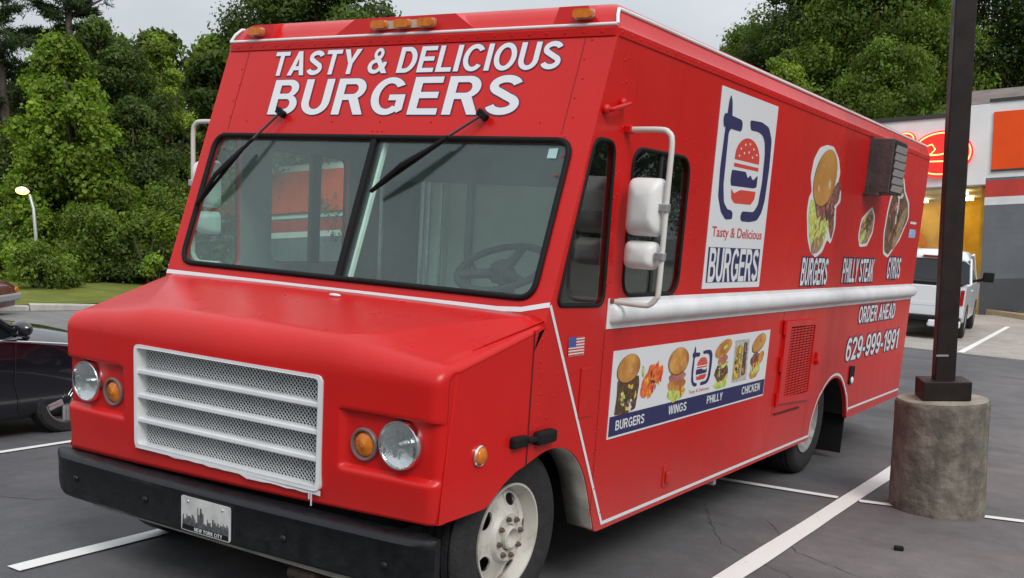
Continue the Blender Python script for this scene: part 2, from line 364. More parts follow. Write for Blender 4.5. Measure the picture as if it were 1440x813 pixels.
# ---- lawn beyond the drive
KD = Vector((.423, .906)); KQ = Vector((-.906, .423)); K0 = Vector((-21.45, 12.2))
def kp(s, q, z): p = K0 + KD * s + KQ * q; return (p.x, p.y, z)
KERB = mat('kerb_concrete', (.40, .385, .35), rough=.85, var=.18, vscale=2.5, bump=.2)
GRASS = mat('lawn_grass', (.10, .125, .018), rough=.95, spec=.15, col2=(.19, .20, .05), vlo=.35, vhi=.72, vscale=.9, detail=12, bump=.6, bscale=30)
kb = MB()
for i in range(-14, 18):
    s0, s1 = i * 2.4, i * 2.4 + 2.38
    z0 = gz(K0.x + KD.x * (s0 + s1) / 2)
    kb.add([kp(s0, 0, z0 - .2), kp(s1, 0, z0 - .2), kp(s1, .02, z0 + .13), kp(s0, .02, z0 + .13), kp(s0, .28, z0 + .14), kp(s1, .28, z0 + .14), kp(s1, .3, z0 - .2), kp(s0, .3, z0 - .2)],
           [(0, 1, 2, 3), (3, 2, 5, 4), (4, 5, 6, 7), (1, 6, 5, 2), (0, 3, 4, 7)])
struct(kb.obj('kerb', KERB, bevel=.015))
rows = []
for q, dzz in ((.28, 0), (3, .02), (6, .04), (10.6, .03), (13, 0), (40, -.4), (70, -1.0)):
    rows.append([kp(s, q, max(gz(K0.x + KD.x * s) + .12, -1.25) * (1 if q < 1 else 1) + dzz - .012 * q + .04 * math.sin(s * .7 + q)) for s in [-34 + 2 * i for i in range(38)]])
struct(MB().grid(rows).obj('lawn', GRASS, smooth=60, fixn=True))
DIRT = mat('bare_earth', (.24, .17, .11), rough=.95, var=.3, vscale=4, bump=.4)
rows = [[kp(s, q, max(gz(K0.x + KD.x * s) + .12, -1.25) - .012 * q + .05 + (.06 if 9.9 < q < 11 else 0) + .04 * math.sin(s * .7 + q)) for s in [-34 + i for i in range(76)]] for q in (9.5, 10.2, 10.9, 11.8)]
struct(MB().grid(rows).obj('path_verge', DIRT, smooth=60, fixn=True))

def fast_mesh(name, V, Fn, m, parent, col=None):
    """V: (n*k,3) vertices, k per face"""
    me = bpy.data.meshes.new(name); n = len(V); nf = n // Fn
    me.vertices.add(n); me.vertices.foreach_set('co', V.astype(np.float32).ravel())
    me.loops.add(n); me.loops.foreach_set('vertex_index', np.arange(n, dtype=np.int32))
    me.polygons.add(nf); me.polygons.foreach_set('loop_start', np.arange(0, n, Fn, dtype=np.int32))
    if col is not None:
        a = me.color_attributes.new('Col', 'FLOAT_COLOR', 'CORNER'); a.data.foreach_set('color', np.repeat(col, Fn, axis=0).astype(np.float32).ravel())
    me.update(calc_edges=True); me.validate()
    o = bpy.data.objects.new(name, me); COL.objects.link(o); me.materials.append(m); o.parent = parent; return o
def leaf_mat(name, base, spread=.35):
    m = bpy.data.materials.new(name); m.use_nodes = True; t = m.node_tree; t.nodes.clear()
    at = t.nodes.new('ShaderNodeAttribute'); at.attribute_name = 'Col'
    mu = t.nodes.new('ShaderNodeMix'); mu.data_type = 'RGBA'; mu.blend_type = 'MULTIPLY'; mu.inputs[0].default_value = 1
    mu.inputs[6].default_value = (*base, 1); t.links.new(at.outputs['Color'], mu.inputs[7])
    d = t.nodes.new('ShaderNodeBsdfPrincipled'); d.inputs['Roughness'].default_value = .55; d.inputs['Specular IOR Level'].default_value = .25; t.links.new(mu.outputs[2], d.inputs['Base Color'])
    tr = t.nodes.new('ShaderNodeBsdfTranslucent'); g = t.nodes.new('ShaderNodeMix'); g.data_type = 'RGBA'; g.blend_type = 'MULTIPLY'; g.inputs[0].default_value = 1; t.links.new(mu.outputs[2], g.inputs[6]); g.inputs[7].default_value = (1.3, 1.5, .5, 1)
    t.links.new(g.outputs[2], tr.inputs[0])
    mx = t.nodes.new('ShaderNodeMixShader'); mx.inputs[0].default_value = .36; t.links.new(d.outputs[0], mx.inputs[1]); t.links.new(tr.outputs[0], mx.inputs[2])
    o = t.nodes.new('ShaderNodeOutputMaterial'); t.links.new(mx.outputs[0], o.inputs[0]); return m
LEAF = leaf_mat('leaf_green', (.122, .188, .031)); LEAFD = leaf_mat('leaf_dark', (.074, .118, .029)); LEAFL = leaf_mat('leaf_light', (.17, .25, .036))
NEEDLE = leaf_mat('pine_needle', (.050, .085, .038)); VINE = leaf_mat('vine_leaf', (.15, .235, .028))
BARK = mat('bark', (.09, .075, .06), rough=.9, var=.35, vscale=6, bump=.5, bscale=20, stretch=(1, 1, .3))
BARKP = mat('pine_bark', (.13, .10, .085), rough=.9, var=.35, vscale=6, bump=.5, bscale=20, stretch=(1, 1, .3))
def leaves(centers, radii, per, size, aspect=.6, up=.35, shell=.55, needle=False):
    """leaf rhombs through clumps; returns verts and colours"""
    n = len(centers) * per
    c = np.repeat(np.array(centers, float), per, axis=0); r = np.repeat(np.array(radii, float).reshape(len(centers), -1) * np.ones((1, 3)), per, axis=0)
    d = rng.normal(size=(n, 3)); d /= np.linalg.norm(d, axis=1, keepdims=True)
    rad = (shell + (1 - shell) * rng.random((n, 1))) * (rng.random((n, 1)) ** .33 * .5 + .5) * (1 + .33 * np.abs(rng.normal(size=(n, 1))))
    p = c + d * r * rad
    nr = d * .8 + rng.normal(size=(n, 3)) * .55 + np.array([0, 0, up]); nr /= np.linalg.norm(nr, axis=1, keepdims=True)
    a = np.cross(nr, rng.normal(size=(n, 3))); a /= np.linalg.norm(a, axis=1, keepdims=True) + 1e-9
    if needle: a = d + rng.normal(size=(n, 3)) * .5; a /= np.linalg.norm(a, axis=1, keepdims=True)
    else: a[:, 2] -= .25
    b = np.cross(nr, a); b /= np.linalg.norm(b, axis=1, keepdims=True) + 1e-9
    s = size * (.45 + 1.0 * rng.random((n, 1)))
    V = np.stack([p - a * s * .5, p + b * s * aspect * .5 + nr * s * .06, p + a * s * .5 - nr * s * .08, p - b * s * aspect * .5 + nr * s * .06], axis=1).reshape(-1, 3)
    clv = np.repeat(.62 + .85 * rng.random((len(centers), 1)) ** 1.4, per, axis=0)
    v = clv * (.75 + .5 * rng.random((n, 1))); hue = rng.random((n, 1))
    col = np.concatenate([v * (.85 + .4 * hue), v, v * (.8 + .3 * (1 - hue)), np.ones((n, 1))], axis=1)
    return V, col
def limb(mb, p0, p1, r0, r1, bend=.12, n=6):
    p0, p1 = Vector(p0), Vector(p1); ln = (p1 - p0).length; off = Vector((random.uniform(-1, 1), random.uniform(-1, 1), random.uniform(0, 1))) * ln * bend
    P = []; rr = []
    for i in range(n + 1):
        t = i / n; P.append(p0.lerp(p1, t) + off * math.sin(math.pi * t)); rr.append(r0 + (r1 - r0) * t)
    mb.tube(P, rr, 7); return P
def leafy_tree(name, label, base, height, radius, n=22000, size=.26, m=LEAF, low=.12, K=90, cat='tree', group=None, squash=1.0, seed=1, core=True):
    random.seed(seed); global rng; rng = np.random.default_rng(seed)
    t = thing(name, label, cat, base, group=group)
    t.matrix_world = Matrix.Translation(base) @ TILT
    mb = MB(); tr = max(.06, .022 * height)
    top = height * .8
    trunk = limb(mb, (0, 0, -.4), (random.uniform(-.3, .3), random.uniform(-.3, .3), top), tr * 1.2, tr * .25, .03, 9)
    C, RR = [], []
    for k in range(K):
        zf = low + (1 - low) * random.random() ** .9
        prof = math.sin(math.pi * min(1, max(0, (zf - low * .5) / (1.02 - low * .5))) ** .75) ** .6
        ang = random.uniform(0, 2 * math.pi); rr = radius * prof * random.random() ** .5 * .85
        c = (rr * math.cos(ang), rr * math.sin(ang) * squash, height * (zf * .93))
        cr = radius * random.uniform(.16, .30) * (.6 + .4 * prof)
        C.append(c); RR.append((cr, cr, cr * random.uniform(.6, .85)))
        if k % 2 == 0:
            q = trunk[min(len(trunk) - 1, max(1, int(len(trunk) * (zf * .75))))]
            limb(mb, q, c, tr * .35, tr * .06, .12)
    mb.obj('trunk', BARK, t, smooth=60)
    V, col = leaves(C, RR, n // K, size)
    fast_mesh('crown', V, 4, m, t, col); return t
def bush(name, label, base, h, r, n=5000, size=.2, m=LEAF, K=12, seed=1, group=None):
    random.seed(seed); global rng; rng = np.random.default_rng(seed)
    t = thing(name, label, 'bush', base, group=group); mb = MB(); C, RR = [], []
    for k in range(K):
        a = random.uniform(0, 6.28); q = r * random.random() ** .5 * .8; z = h * random.uniform(.15, .85) * (1 - .35 * q / r)
        c = (q * math.cos(a), q * math.sin(a), z); C.append(c); cr = r * random.uniform(.20, .36); RR.append((cr, cr, cr * .8)); limb(mb, (c[0] * .1, c[1] * .1, -.3), c, .03, .01)
    mb.obj('stem', BARK, t, smooth=60)
    V, col = leaves(C, RR, n // K, size); fast_mesh('foliage', V, 4, m, t, col); return t
def pine_tree(name, label, base, height, seed, rlow=2.6, group=None, start=.35, longarm=None, n=60):
    random.seed(seed); global rng; rng = np.random.default_rng(seed)
    t = thing(name, label, 'tree', base, group=group); t.matrix_world = Matrix.Translation(base) @ TILT
    mb = MB(); limb(mb, (0, 0, -.4), (random.uniform(-.2, .2), random.uniform(-.2, .2), height), .27, .05, .015, 12)
    C, RR = [], []
    def arm(z, a, ln, rise):
        d = Vector((math.cos(a), math.sin(a), rise)); p0 = Vector((0, 0, z)); p1 = p0 + d * ln
        P = limb(mb, p0, p1, .055, .012, .06, 7)
        for i in range(2, 8):
            for k in range(3):
                q = P[i] + Vector((random.uniform(-1, 1), random.uniform(-1, 1), random.uniform(-.3, .7))) * .16 * ln * (.4 + i / 10)
                C.append(q[:]); s = random.uniform(.22, .42); RR.append((s, s, s * .6)); mb.tube([P[i], q], [.014, .006], 4)
    for k in range(n):
        f = start + (1 - start) * k / n; z = height * f
        arm(z, k * 2.4 + random.uniform(-.4, .4), rlow * (1.15 - f) * random.uniform(.55, 1.15) + .4, random.uniform(-.05, .35))
    if longarm: arm(*longarm)
    mb.obj('trunk', BARKP, t, smooth=60)
    V, col = leaves(C, RR, 42, .26, aspect=.16, needle=True, shell=.1); fast_mesh('crown', V, 4, NEEDLE, t, col); return t

# ---- left wood
def vine_tree(base, height, seed=5):
    random.seed(seed); global rng; rng = np.random.default_rng(seed)
    t = thing('vine_covered_tree', 'tall tree wholly wrapped in bright climbing vine behind the lawn', 'tree', base); t.matrix_world = Matrix.Translation(base) @ TILT
    mb = MB(); limb(mb, (0, 0, -.4), (.1, 0, height * .95), .2, .06, .02, 8); mb.obj('trunk', BARK, t, smooth=60)
    C, RR = [], []
    for k in range(170):
        z = height * random.random() ** 1.1
        f = z / height; rad = 3.5 * (1 - f) ** 1.5 + .95 + .25 * math.sin(f * 11)
        if f > .93: rad *= .75
        a = random.uniform(0, 6.28); q = rad * (.45 + .5 * random.random()); s = random.uniform(.3, .55)
        C.append((q * math.cos(a), q * math.sin(a), z)); RR.append((s, s, s * 1.0))
    V, col = leaves(C, RR, 420, .135, aspect=.85); fast_mesh('crown', V, 4, VINE, t, col)
vine_tree((-30.04, 19.97, -1.44), 8.15)
WG = 'trees of the wood behind the lawn'
pine_tree('pine_tree', 'tall sparse pine left of the vine covered tree', (-36.5, 21.8, -2.0), 15.5, 11, 3.2, start=.2)
pine_tree('pine_tree', 'tall pine above the vine covered tree with a long bare limb', (-35.6, 24.4, -2.0), 17, 23, 2.2, start=.38, longarm=(10.6, R_(28), 6.2, .28))
for l, b, h, r, n, sz_, m, sd_, lo in [
    ('dark broadleaf tree between the vine covered tree and the food truck', (-31.6, 22.9, -1.5), 10.2, 2.8, 56000, .13, LEAFD, 31, .05),
    ('light green slender tree top behind the dark broadleaf tree', (-32.1, 25.8, -1.7), 10.6, 1.7, 24000, .13, LEAFL, 33, .3),
    ('large dark tree rising behind the roof of the food truck', (-29.0, 31.6, -1.6), 15.5, 5.2, 85000, .17, LEAFD, 36, .1),
    ('middle height tree under the tall sparse pine', (-34.9, 21.6, -1.9), 6.6, 2.6, 40000, .13, LEAF, 38, .05),
    ('low dark tree beside the lit lamp post', (-33.2, 19.2, -1.7), 5.0, 2.4, 34000, .125, LEAFD, 40, .03),
    ('dark broadleaf tree standing just left of the food truck mirror', (-29.4, 22.2, -1.4), 7.0, 2.1, 42000, .13, LEAFD, 41, .05),
    ('tall dark tree behind the tall sparse pine', (-45, 24.8, -2.8), 12.0, 4.4, 24000, .26, LEAFD, 50, .02),
    ('dark tree behind the vine covered tree', (-42, 27.5, -2.7), 10.6, 4.0, 24000, .26, LEAFD, 51, .02),
    ('dark tree filling the gap behind the light green slender tree', (-39.2, 28.6, -2.3), 12.0, 3.8, 24000, .26, LEAF, 52, .02),
    ('dark tree closing the gap above the bright yellow green bush', (-37.0, 29.9, -2.2), 12.2, 3.6, 24000, .24, LEAFD, 57, .1),
    ('mid green tree between the food truck mirror and the big dark tree', (-34.6, 31.6, -2.2), 12.0, 3.3, 24000, .24, LEAF, 58, .1),
    ('dark tree behind the passenger side mirror of the food truck', (-33.8, 31.0, -2.2), 11.5, 3.6, 24000, .26, LEAFD, 53, .02)]:
    leafy_tree('broadleaf_tree', l, b, h, r, n, sz_, m, seed=sd_, low=lo)
for i, (b, h, r, m, l) in enumerate([((-32.0, 17.7, -1.5), 2.6, 1.7, LEAFD, 'low dark bush between the lit lamp post and the wood'), ((-30.6, 18.3, -1.4), 3.4, 1.7, LEAF, 'low round bush left of the vine covered tree base'), ((-29.4, 19.0, -1.4), 2.9, 1.7, VINE, 'bright vine mound at the foot of the vine covered tree'), ((-28.1, 19.6, -1.3), 4.0, 1.9, LEAF, 'middle green bush right of the vine mound'),
    ((-27.8, 20.0, -1.2), 3.2, 1.6, LEAF, 'middle green bush at the foot of the dark broadleaf tree'), ((-27.0, 20.0, -1.1), 2.2, 1.4, LEAFD, 'low dark bush under the bright yellow green bush'), ((-28.0, 21.4, -1.1), 4.6, 1.7, LEAF, 'bush behind the bright yellow green bush'), ((-33.5, 17.3, -1.7), 3.6, 2.0, LEAFD, 'tall dark bush behind the maroon car')]):
    bush('bush', l, b, h, r, 16000, .12, m, seed=70 + i, K=44)
bush('bush', 'small leafy bush hiding the foot of the lit lamp post', (-26.3, 15.9, -1.15), 1.7, 1.1, 9000, .11, LEAF, seed=95, K=24)
bush('bush', 'bright yellow green bush beside the food truck mirror', (-25.9, 19.7, -1.0), 3.3, 1.0, 5000, .15, LEAFL, seed=90, K=14)
# ---- right wood behind the shop
for i, (b, h, r, n, m, l) in enumerate([
    ((-19.6, 57.8, -1), 15.4, 4.3, 40000, LEAF, 'tree with a rounded top at the open sky end of the wood behind the shop'),
    ((-15.7, 55.6, -.8), 18.5, 5.0, 50000, LEAFD, 'tall dark tree behind the shop nearest the truck roof'),
    ((-11.2, 54.5, -.5), 21.5, 5.6, 70000, LEAF, 'tallest leafy tree behind the neon sign'),
    ((-9.0, 62, -.5), 22, 6.4, 40000, LEAFD, 'dark tree deep in the wood behind the lamp post'),
    ((-4.8, 59.8, -.3), 20, 6.0, 45000, LEAFD, 'dark leafy tree behind the brown shop roof'),
    ((-.6, 60.4, -.2), 20.5, 6.0, 40000, LEAF, 'leafy tree behind the orange panel of the shop'),
    ((-13.8, 47.3, -.5), 11.6, 2.8, 26000, LEAFL, 'light green young tree in front of the dark wood'),
    ((-8.8, 46.5, -.5), 11.8, 3.6, 34000, LEAF, 'mid green tree just behind the white shop fascia'),
    ((-5.0, 45.5, -.5), 9.3, 2.2, 12000, LEAFL, 'low light green treetop above the shop parapet')]):
    rt_ = leafy_tree('broadleaf_tree', l, b, h, r, int(n * 1.7), .19 if i < 6 else .16, m, seed=110 + i, low=.08, K=190 if i < 6 else 110)
    if i == 5:
        for x_, y_, a_ in ((6, 62, 1), (12, 63, 2), (18, 61, 3), (24, 60, 4), (31, 57, 5), (38, 50, .5), (45, 38, 1.5), (49, 26, 2.5), (51, 12, 3.5), (50, -3, 4.5), (47, -18, 5.5), (42, -32, .2), (33, -43, 1.2), (22, -50, 2.2), (10, -54, 3.2), (-3, -54, 4.2), (-16, -51, 5.2), (-29, -45, .8)):   # unseen trees added so the paint mirrors dark foliage, not bare sky
            cp = rt_.copy(); COL.objects.link(cp); cp.matrix_world = Matrix.Translation((x_, y_, 0)) @ TILT @ Matrix.Rotation(a_, 4, 'Z')
            cp['label'] = 'unseen leafy tree added round the lot for the paint to reflect'; cp['group'] = 'unseen trees added round the lot'
            for ch in list(rt_.children):
                c2 = ch.copy(); COL.objects.link(c2); c2.parent = cp

# ================================================================== SHOP BUILDING behind the truck
WALLG = mat('painted_brick_grey', (.115, .125, .14), rough=.7)
def brick_bump(m, c):
    t = m.node_tree; b = t.nodes['Principled BSDF']; tc = t.nodes.new('ShaderNodeTexCoord'); mp = t.nodes.new('ShaderNodeMapping'); mp.inputs['Rotation'].default_value = (R_(90), 0, 0)
    t.links.new(tc.outputs['Object'], mp.inputs[0]); br = t.nodes.new('ShaderNodeTexBrick'); br.inputs['Scale'].default_value = 1; br.inputs['Brick Width'].default_value = .4; br.inputs['Row Height'].default_value = .2; br.inputs['Mortar Size'].default_value = .012
    br.inputs[1].default_value = (*c, 1); br.inputs[2].default_value = (*[x * .97 for x in c], 1); br.inputs[3].default_value = (*[x * .93 for x in c], 1)
    t.links.new(mp.outputs[0], br.inputs[0]); n = t.nodes.new('ShaderNodeTexNoise'); n.inputs['Scale'].default_value = 1.2; n.inputs['Detail'].default_value = 8; t.links.new(tc.outputs['Object'], n.inputs[0])
    mr = t.nodes.new('ShaderNodeMapRange'); mr.inputs['To Min'].default_value = .7; mr.inputs['To Max'].default_value = 1.3; t.links.new(n.outputs[0], mr.inputs[0])
    mx = t.nodes.new('ShaderNodeVectorMath'); mx.operation = 'SCALE'; t.links.new(br.outputs[0], mx.inputs[0]); t.links.new(mr.outputs[0], mx.inputs['Scale']); t.links.new(mx.outputs[0], b.inputs['Base Color'])
    bp = t.nodes.new('ShaderNodeBump'); bp.inputs['Strength'].default_value = .18; bp.inputs['Distance'].default_value = .01; bp.invert = True; t.links.new(br.outputs['Fac'], bp.inputs['Height']); t.links.new(bp.outputs[0], b.inputs['Normal']); return m
brick_bump(WALLG, (.115, .125, .14))
WALLD = brick_bump(mat('painted_brick_dark', (.06, .063, .068), rough=.7), (.06, .063, .068))
WALLR = brick_bump(mat('painted_brick_red', (.45, .03, .02), rough=.7), (.45, .035, .025))
WALLW = brick_bump(mat('painted_brick_white', (.62, .63, .64), rough=.7), (.62, .63, .64))
ORANGE = mat('orange_panel', (.72, .075, .010), rough=.7, spec=.2, var=.06, vscale=1)
FASCIA = mat('white_fascia', (.66, .67, .68), rough=.6, var=.05, vscale=1.5)
CAP = mat('dark_coping', (.03, .03, .032), rough=.6)
ROOFB = mat('roof_brown', (.15, .12, .105), rough=.85, var=.25, vscale=1.5, bump=.2)
_e = Vector((.99353, .05982, .09658)); _u = Vector((-.10024, .06159, .99306)); _n = _u.cross(_e)      # plumb building beside a lot that falls away
BM = Matrix.Translation((-2.097, 30.52, .007)) @ Matrix(((_e.x, _n.x, _u.x, 0), (_e.y, _n.y, _u.y, 0), (_e.z, _n.z, _u.z, 0), (0, 0, 0, 1))) @ Matrix.Scale(.967, 4)
def bthing(name, label, cat): o = thing(name, label, cat); o.matrix_world = BM; return o
shop = bthing('shop_building', 'long low shop painted grey with orange panels and red and white bands', 'building')
# local: x along the wall to the right, y away from the lot, z up
def wing(x0, x1, px0, px1):
    MB().bb(x0, x1, 0, .35, -1.0, 1.04).obj('wall_plinth', WALLD, shop)
    MB().bb(x0, x1, .003, .35, 1.04, 3.28).obj('wall', WALLG, shop)
    MB().bb(x0, x1, -.003, .35, 3.28, 3.52).obj('white_band', WALLW, shop)
    MB().bb(x0, x1, .0, .35, 3.52, 4.02).obj('red_band', WALLR, shop)
    MB().bb(x0, x1, .004, .35, 4.02, 4.10).obj('wall', WALLG, shop)
    MB().bb(x0, x1, -.004, .35, 4.10, 6.36).obj('white_band', FASCIA, shop)
    p = MB().bb(px0, px1, -.06, -.004, 4.33, 6.06).obj('orange_panel', ORANGE, shop, bevel=.01)
    MB().bb(px0, px1, -.07, -.004, 4.285, 4.328).obj('panel_trim', CAP, shop)
    MB().bb(x0, x1, -.05, .45, 6.36, 6.46).obj('coping', CAP, shop)
wing(.02, 12, .16, 11)
wing(-33.2, -13.0, -32.8, -13.5)
MB().bb(-.62, .02, -.1, .35, 3.9, 6.3).obj('pilaster', FASCIA, shop, bevel=.01)
# storefront between the wings
MB().bb(-13, -.62, -.02, .3, 3.92, 6.02).obj('fascia', FASCIA, shop)
MB().bb(-13, -.62, -.08, .4, 6.02, 6.14).obj('coping', CAP, shop)
FLOORS = mat('shop_floor', (.35, .30, .22), rough=.5)
YEL = mat('shop_wall_yellow', (.70, .40, .035), rough=.8, var=.15, vscale=2)
inn = MB(); inn.bb(-13, 0, 3.2, 3.3, -.5, 3.9); inn.bb(-13, -12.9, .3, 3.2, -.5, 3.9); inn.bb(-.1, 0, .3, 3.2, -.5, 3.9); inn.obj('interior_wall', YEL, shop)
MB().bb(-13, 0, .3, 3.3, 3.86, 3.92).obj('ceiling', mat('shop_ceiling', (.55, .5, .35), rough=.8), shop)
MB().bb(-13, 0, -.0, 3.3, -.5, -.02).obj('interior_floor', FLOORS, shop)
TUBE_L = mat('fluorescent', (1, .95, .7), emit=(1, .88, .45), estr=11)
for k in range(9):
    MB().bb(-12.4 + k * 1.4, -12.25 + k * 1.4 + .5, .7, .85, 3.74, 3.82).obj('ceiling_lamp', TUBE_L, shop)
    MB().bb(-12.4 + k * 1.4, -12.25 + k * 1.4 + .5, 2.2, 2.35, 3.74, 3.82).obj('ceiling_lamp', TUBE_L, shop)
MULL = mat('window_frame_brown', (.20, .10, .05), rough=.5)
for k in range(9):
    MB().bb(-13 + k * 1.54 - .04, -13 + k * 1.54 + .04, .03, .12, -.4, 3.92).obj('mullion', MULL, shop)
    if k < 8: MB().bb(-13 + k * 1.54 + .04, -13 + k * 1.54 + 1.5, .07, .08, .5, 3.9).obj('window_pane', SGLASS if False else CGLASS, shop)
MB().bb(-13, -.62, .02, .14, -.5, .5).obj('wall', WALLD, shop)
OSTR = mat('orange_lettering', (.75, .22, .02), rough=.5)
for k in range(12):
    M = Matrix.Rotation(R_(random.Random(k).choice([-25, 18, 30, 0])), 3, 'Y')
    MB().box((-12.2 + k * 1.0, 3.16, 2.55), (.16, .03, .9), M).obj('wall_stroke', OSTR, shop)
SHELF = mat('shelf_goods', (.16, .07, .03), rough=.8, var=.6, vscale=5)
for k in range(8): MB().bb(-12.6 + k * 1.5, -11.6 + k * 1.5, 1.2, 1.8, -.02, 1.55 + .15 * (k % 3)).obj('shelf', SHELF, shop, bevel=.03)
# roof slope and vent above the right wing
MB().add([(-.9, .5, 6.3), (12, .5, 6.3), (12, 2.8, 7.35), (-.9, 2.8, 7.35), (-.9, 6, 7.35), (12, 6, 7.35), (-.9, 6, 6), (12, 6, 6), (-.9, .5, 6), (12, .5, 6)],
         [(0, 1, 2, 3), (3, 2, 5, 4), (4, 5, 7, 6), (8, 0, 3, 4, 6), (9, 7, 5, 2, 1)]).obj('roof', ROOFB, shop, fixn=True)
v = MB(); v.cyl((1.35, 1.3, 6.6), (1.35, 1.3, 6.98), .13, .12, 14); v.cyl((1.35, 1.3, 6.98), (1.35, 1.3, 7.14), .2, .12, 14); v.obj('roof_vent', mat('vent_white', (.7, .7, .7), rough=.5), shop, smooth=40)
# rest of the building's bulk
MB().bb(-34, 12, .5, 12, -1, 5.6).obj('building_bulk', WALLG, shop) if False else None
bk = MB(); bk.bb(-33.0, 12, 3.4, 12, -1, 5.95); bk.obj('rear_block', WALLD, shop)
# neon sign
NRED = mat('neon_face_red', (.62, .012, .01), rough=.35, emit=(1, .02, .015), estr=.8)
NEON = mat('neon_tube', (1, .4, .2), emit=(1, .20, .06), estr=4.5)
ns = bthing('neon_sign', 'red oval neon sign with glowing orange script on the white fascia', 'sign')
def oval(cx, cz, rx, rz, n=40): return [(cx + rx * math.cos(2 * math.pi * k / n), cz + rz * math.sin(2 * math.pi * k / n)) for k in range(n)]
fb = lambda u, v, d: (u, -.03 - d, v)
MB().prism(oval(-1.28, 4.90, .92, .70), [], fb, 0, .14).obj('sign_face', NRED, ns, bevel=.01)
MB().prism(oval(-2.35, 5.42, .30, .24), [], fb, 0, .12).obj('sign_face', NRED, ns, bevel=.01)
def ntube(pts, r=.022, dx=0): MB().tube([(a + dx, -.21, b - dx * .3) for a, b in pts], r, 8).obj('neon_tube', NEON, ns, smooth=60)
ntube(oval(-1.28, 4.90, .85, .63) + [oval(-1.28, 4.90, .85, .63)[0]]); ntube(oval(-2.35, 5.42, .24, .18) + [oval(-2.35, 5.42, .24, .18)[0]])
ntube([(-2.15, 4.95), (-2.02, 5.22), (-1.82, 5.28), (-1.72, 5.12), (-1.85, 4.98), (-2.15, 4.95), (-1.6, 4.95), (-1.35, 5.0), (-1.2, 5.2), (-1.3, 5.3), (-1.4, 5.1), (-1.2, 4.95), (-.9, 5.0)], dx=.27)
ntube([(-2.1, 4.68), (-1.95, 4.76), (-1.3, 4.74), (-.85, 4.72)], dx=.27)
# sidewalk corner by the wall
SIDEW = mat('sidewalk_tan', (.36, .27, .17), rough=.85, var=.2, vscale=2, bump=.2)
sw = MB(); P = [(-2.6, 31.4), (-.63, 29.0), (3.6, 23.4), (12, 23.4), (12, 33.2), (-2.0, 30.62)]
sw.add([(a, b, -.1) for a, b in P] + [(a, b, .14) for a, b in P], [tuple(range(6, 12))] + [(i, (i + 1) % 6, (i + 1) % 6 + 6, i + 6) for i in range(6)])
struct(sw.obj('sidewalk', SIDEW, bevel=.02, fixn=True))

# ================================================================== LAMP POSTS
def concrete_base_mat():
    m = mat('base_concrete', (.125, .108, .088), rough=.9, col2=(.27, .24, .20), vlo=.40, vhi=.74, vscale=8, detail=12, bump=.7, bscale=22)
    t = m.node_tree; b = t.nodes['Principled BSDF']; tc = t.nodes.new('ShaderNodeTexCoord'); mp = t.nodes.new('ShaderNodeMapping'); mp.inputs['Scale'].default_value = (6, 6, .8); t.links.new(tc.outputs['Object'], mp.inputs[0])
    n = t.nodes.new('ShaderNodeTexNoise'); n.inputs['Scale'].default_value = 1.1; n.inputs['Detail'].default_value = 6; t.links.new(mp.outputs[0], n.inputs[0])
    r = t.nodes.new('ShaderNodeValToRGB'); r.color_ramp.elements[0].position = .48; r.color_ramp.elements[0].color = (0, 0, 0, 1); r.color_ramp.elements[1].position = .66; r.color_ramp.elements[1].color = (.55, .55, .55, 1); t.links.new(n.outputs[0], r.inputs[0])
    src = b.inputs['Base Color'].links[0].from_socket; mx = t.nodes.new('ShaderNodeMix'); mx.data_type = 'RGBA'; t.links.new(r.outputs[0], mx.inputs[0]); t.links.new(src, mx.inputs[6]); mx.inputs[7].default_value = (.050, .042, .032, 1); t.links.new(mx.outputs[2], b.inputs['Base Color']); return m
POLE = mat('pole_bronze', (.016, .011, .0095), rough=.5, spec=.3, var=.2, vscale=10, rvar=.1)
lp = thing('lamp_post', 'dark bronze square lamp post on a round weathered concrete footing beside the food truck', 'lamp post'); lp.matrix_world = Matrix.Translation((2.10, 3.335, 0)) @ TILT
fb_ = MB(); n = 64; rr = random.Random(3); rings = [(.308, -.06), (.306, .0), (.304, .15), (.301, .3), (.299, .45), (.297, .6), (.296, .72), (.295, .742), (.289, .750), (.15, .755), (.0, .757)]
P = []
for r, z in rings:
    P.append([(r * math.cos(2 * math.pi * k / n) * (1 + .006 * math.sin(k * .9 + z * 9) + (rr.uniform(-.006, .006) if 0 < z < .74 else 0)), r * math.sin(2 * math.pi * k / n) * (1 + .006 * math.sin(k * .9 + z * 9)), z) for k in range(n + 1)])
fb_.grid(P).obj('concrete_footing', concrete_base_mat(), lp, smooth=50, merge=.0005, fixn=True)
MB().cyl((0, 0, .752), (0, 0, .7605), .286, .282, 48).obj('footing_top', mat('footing_top', (.30, .265, .21), rough=.9, var=.25, vscale=9, bump=.3), lp)
RZ = Matrix.Rotation(R_(22), 3, 'Z')
MB().box((0, 0, .825), (.30, .30, .125), RZ).obj('base_cover', POLE, lp, bevel=.006)
MB().box((0, 0, 3.6), (.128, .128, 5.5), RZ).obj('post', POLE, lp, bevel=.008)
MB().box((.0, -.071, 1.05), (.075, .006, .012), RZ).obj('hand_hole_cover', ALU, lp)
hd = MB(); hd.box((0, .35, 6.2), (.12, .5, .1), RZ); hd.box((-.2, .8, 6.2), (.5, .75, .22), RZ); hd.obj('lamp_head', POLE, lp, bevel=.02)
GLOW = mat('sodium_glow', (1, .8, .3), emit=(1, .82, .24), estr=1.9)
l2 = thing('lit_lamp_post', 'slender lit lamp post glowing yellow in front of the wood', 'lamp post', (-27.1, 16.2, -1.2))
MB().tube([(0, 0, -.1), (-.03, .0, 1.6), (-.16, .03, 2.45), (-.38, .06, 2.86)], [.06, .055, .05, .045], 10).obj('post', mat('galvanised', (.45, .46, .45), rough=.4, metal=.4), l2, smooth=50)
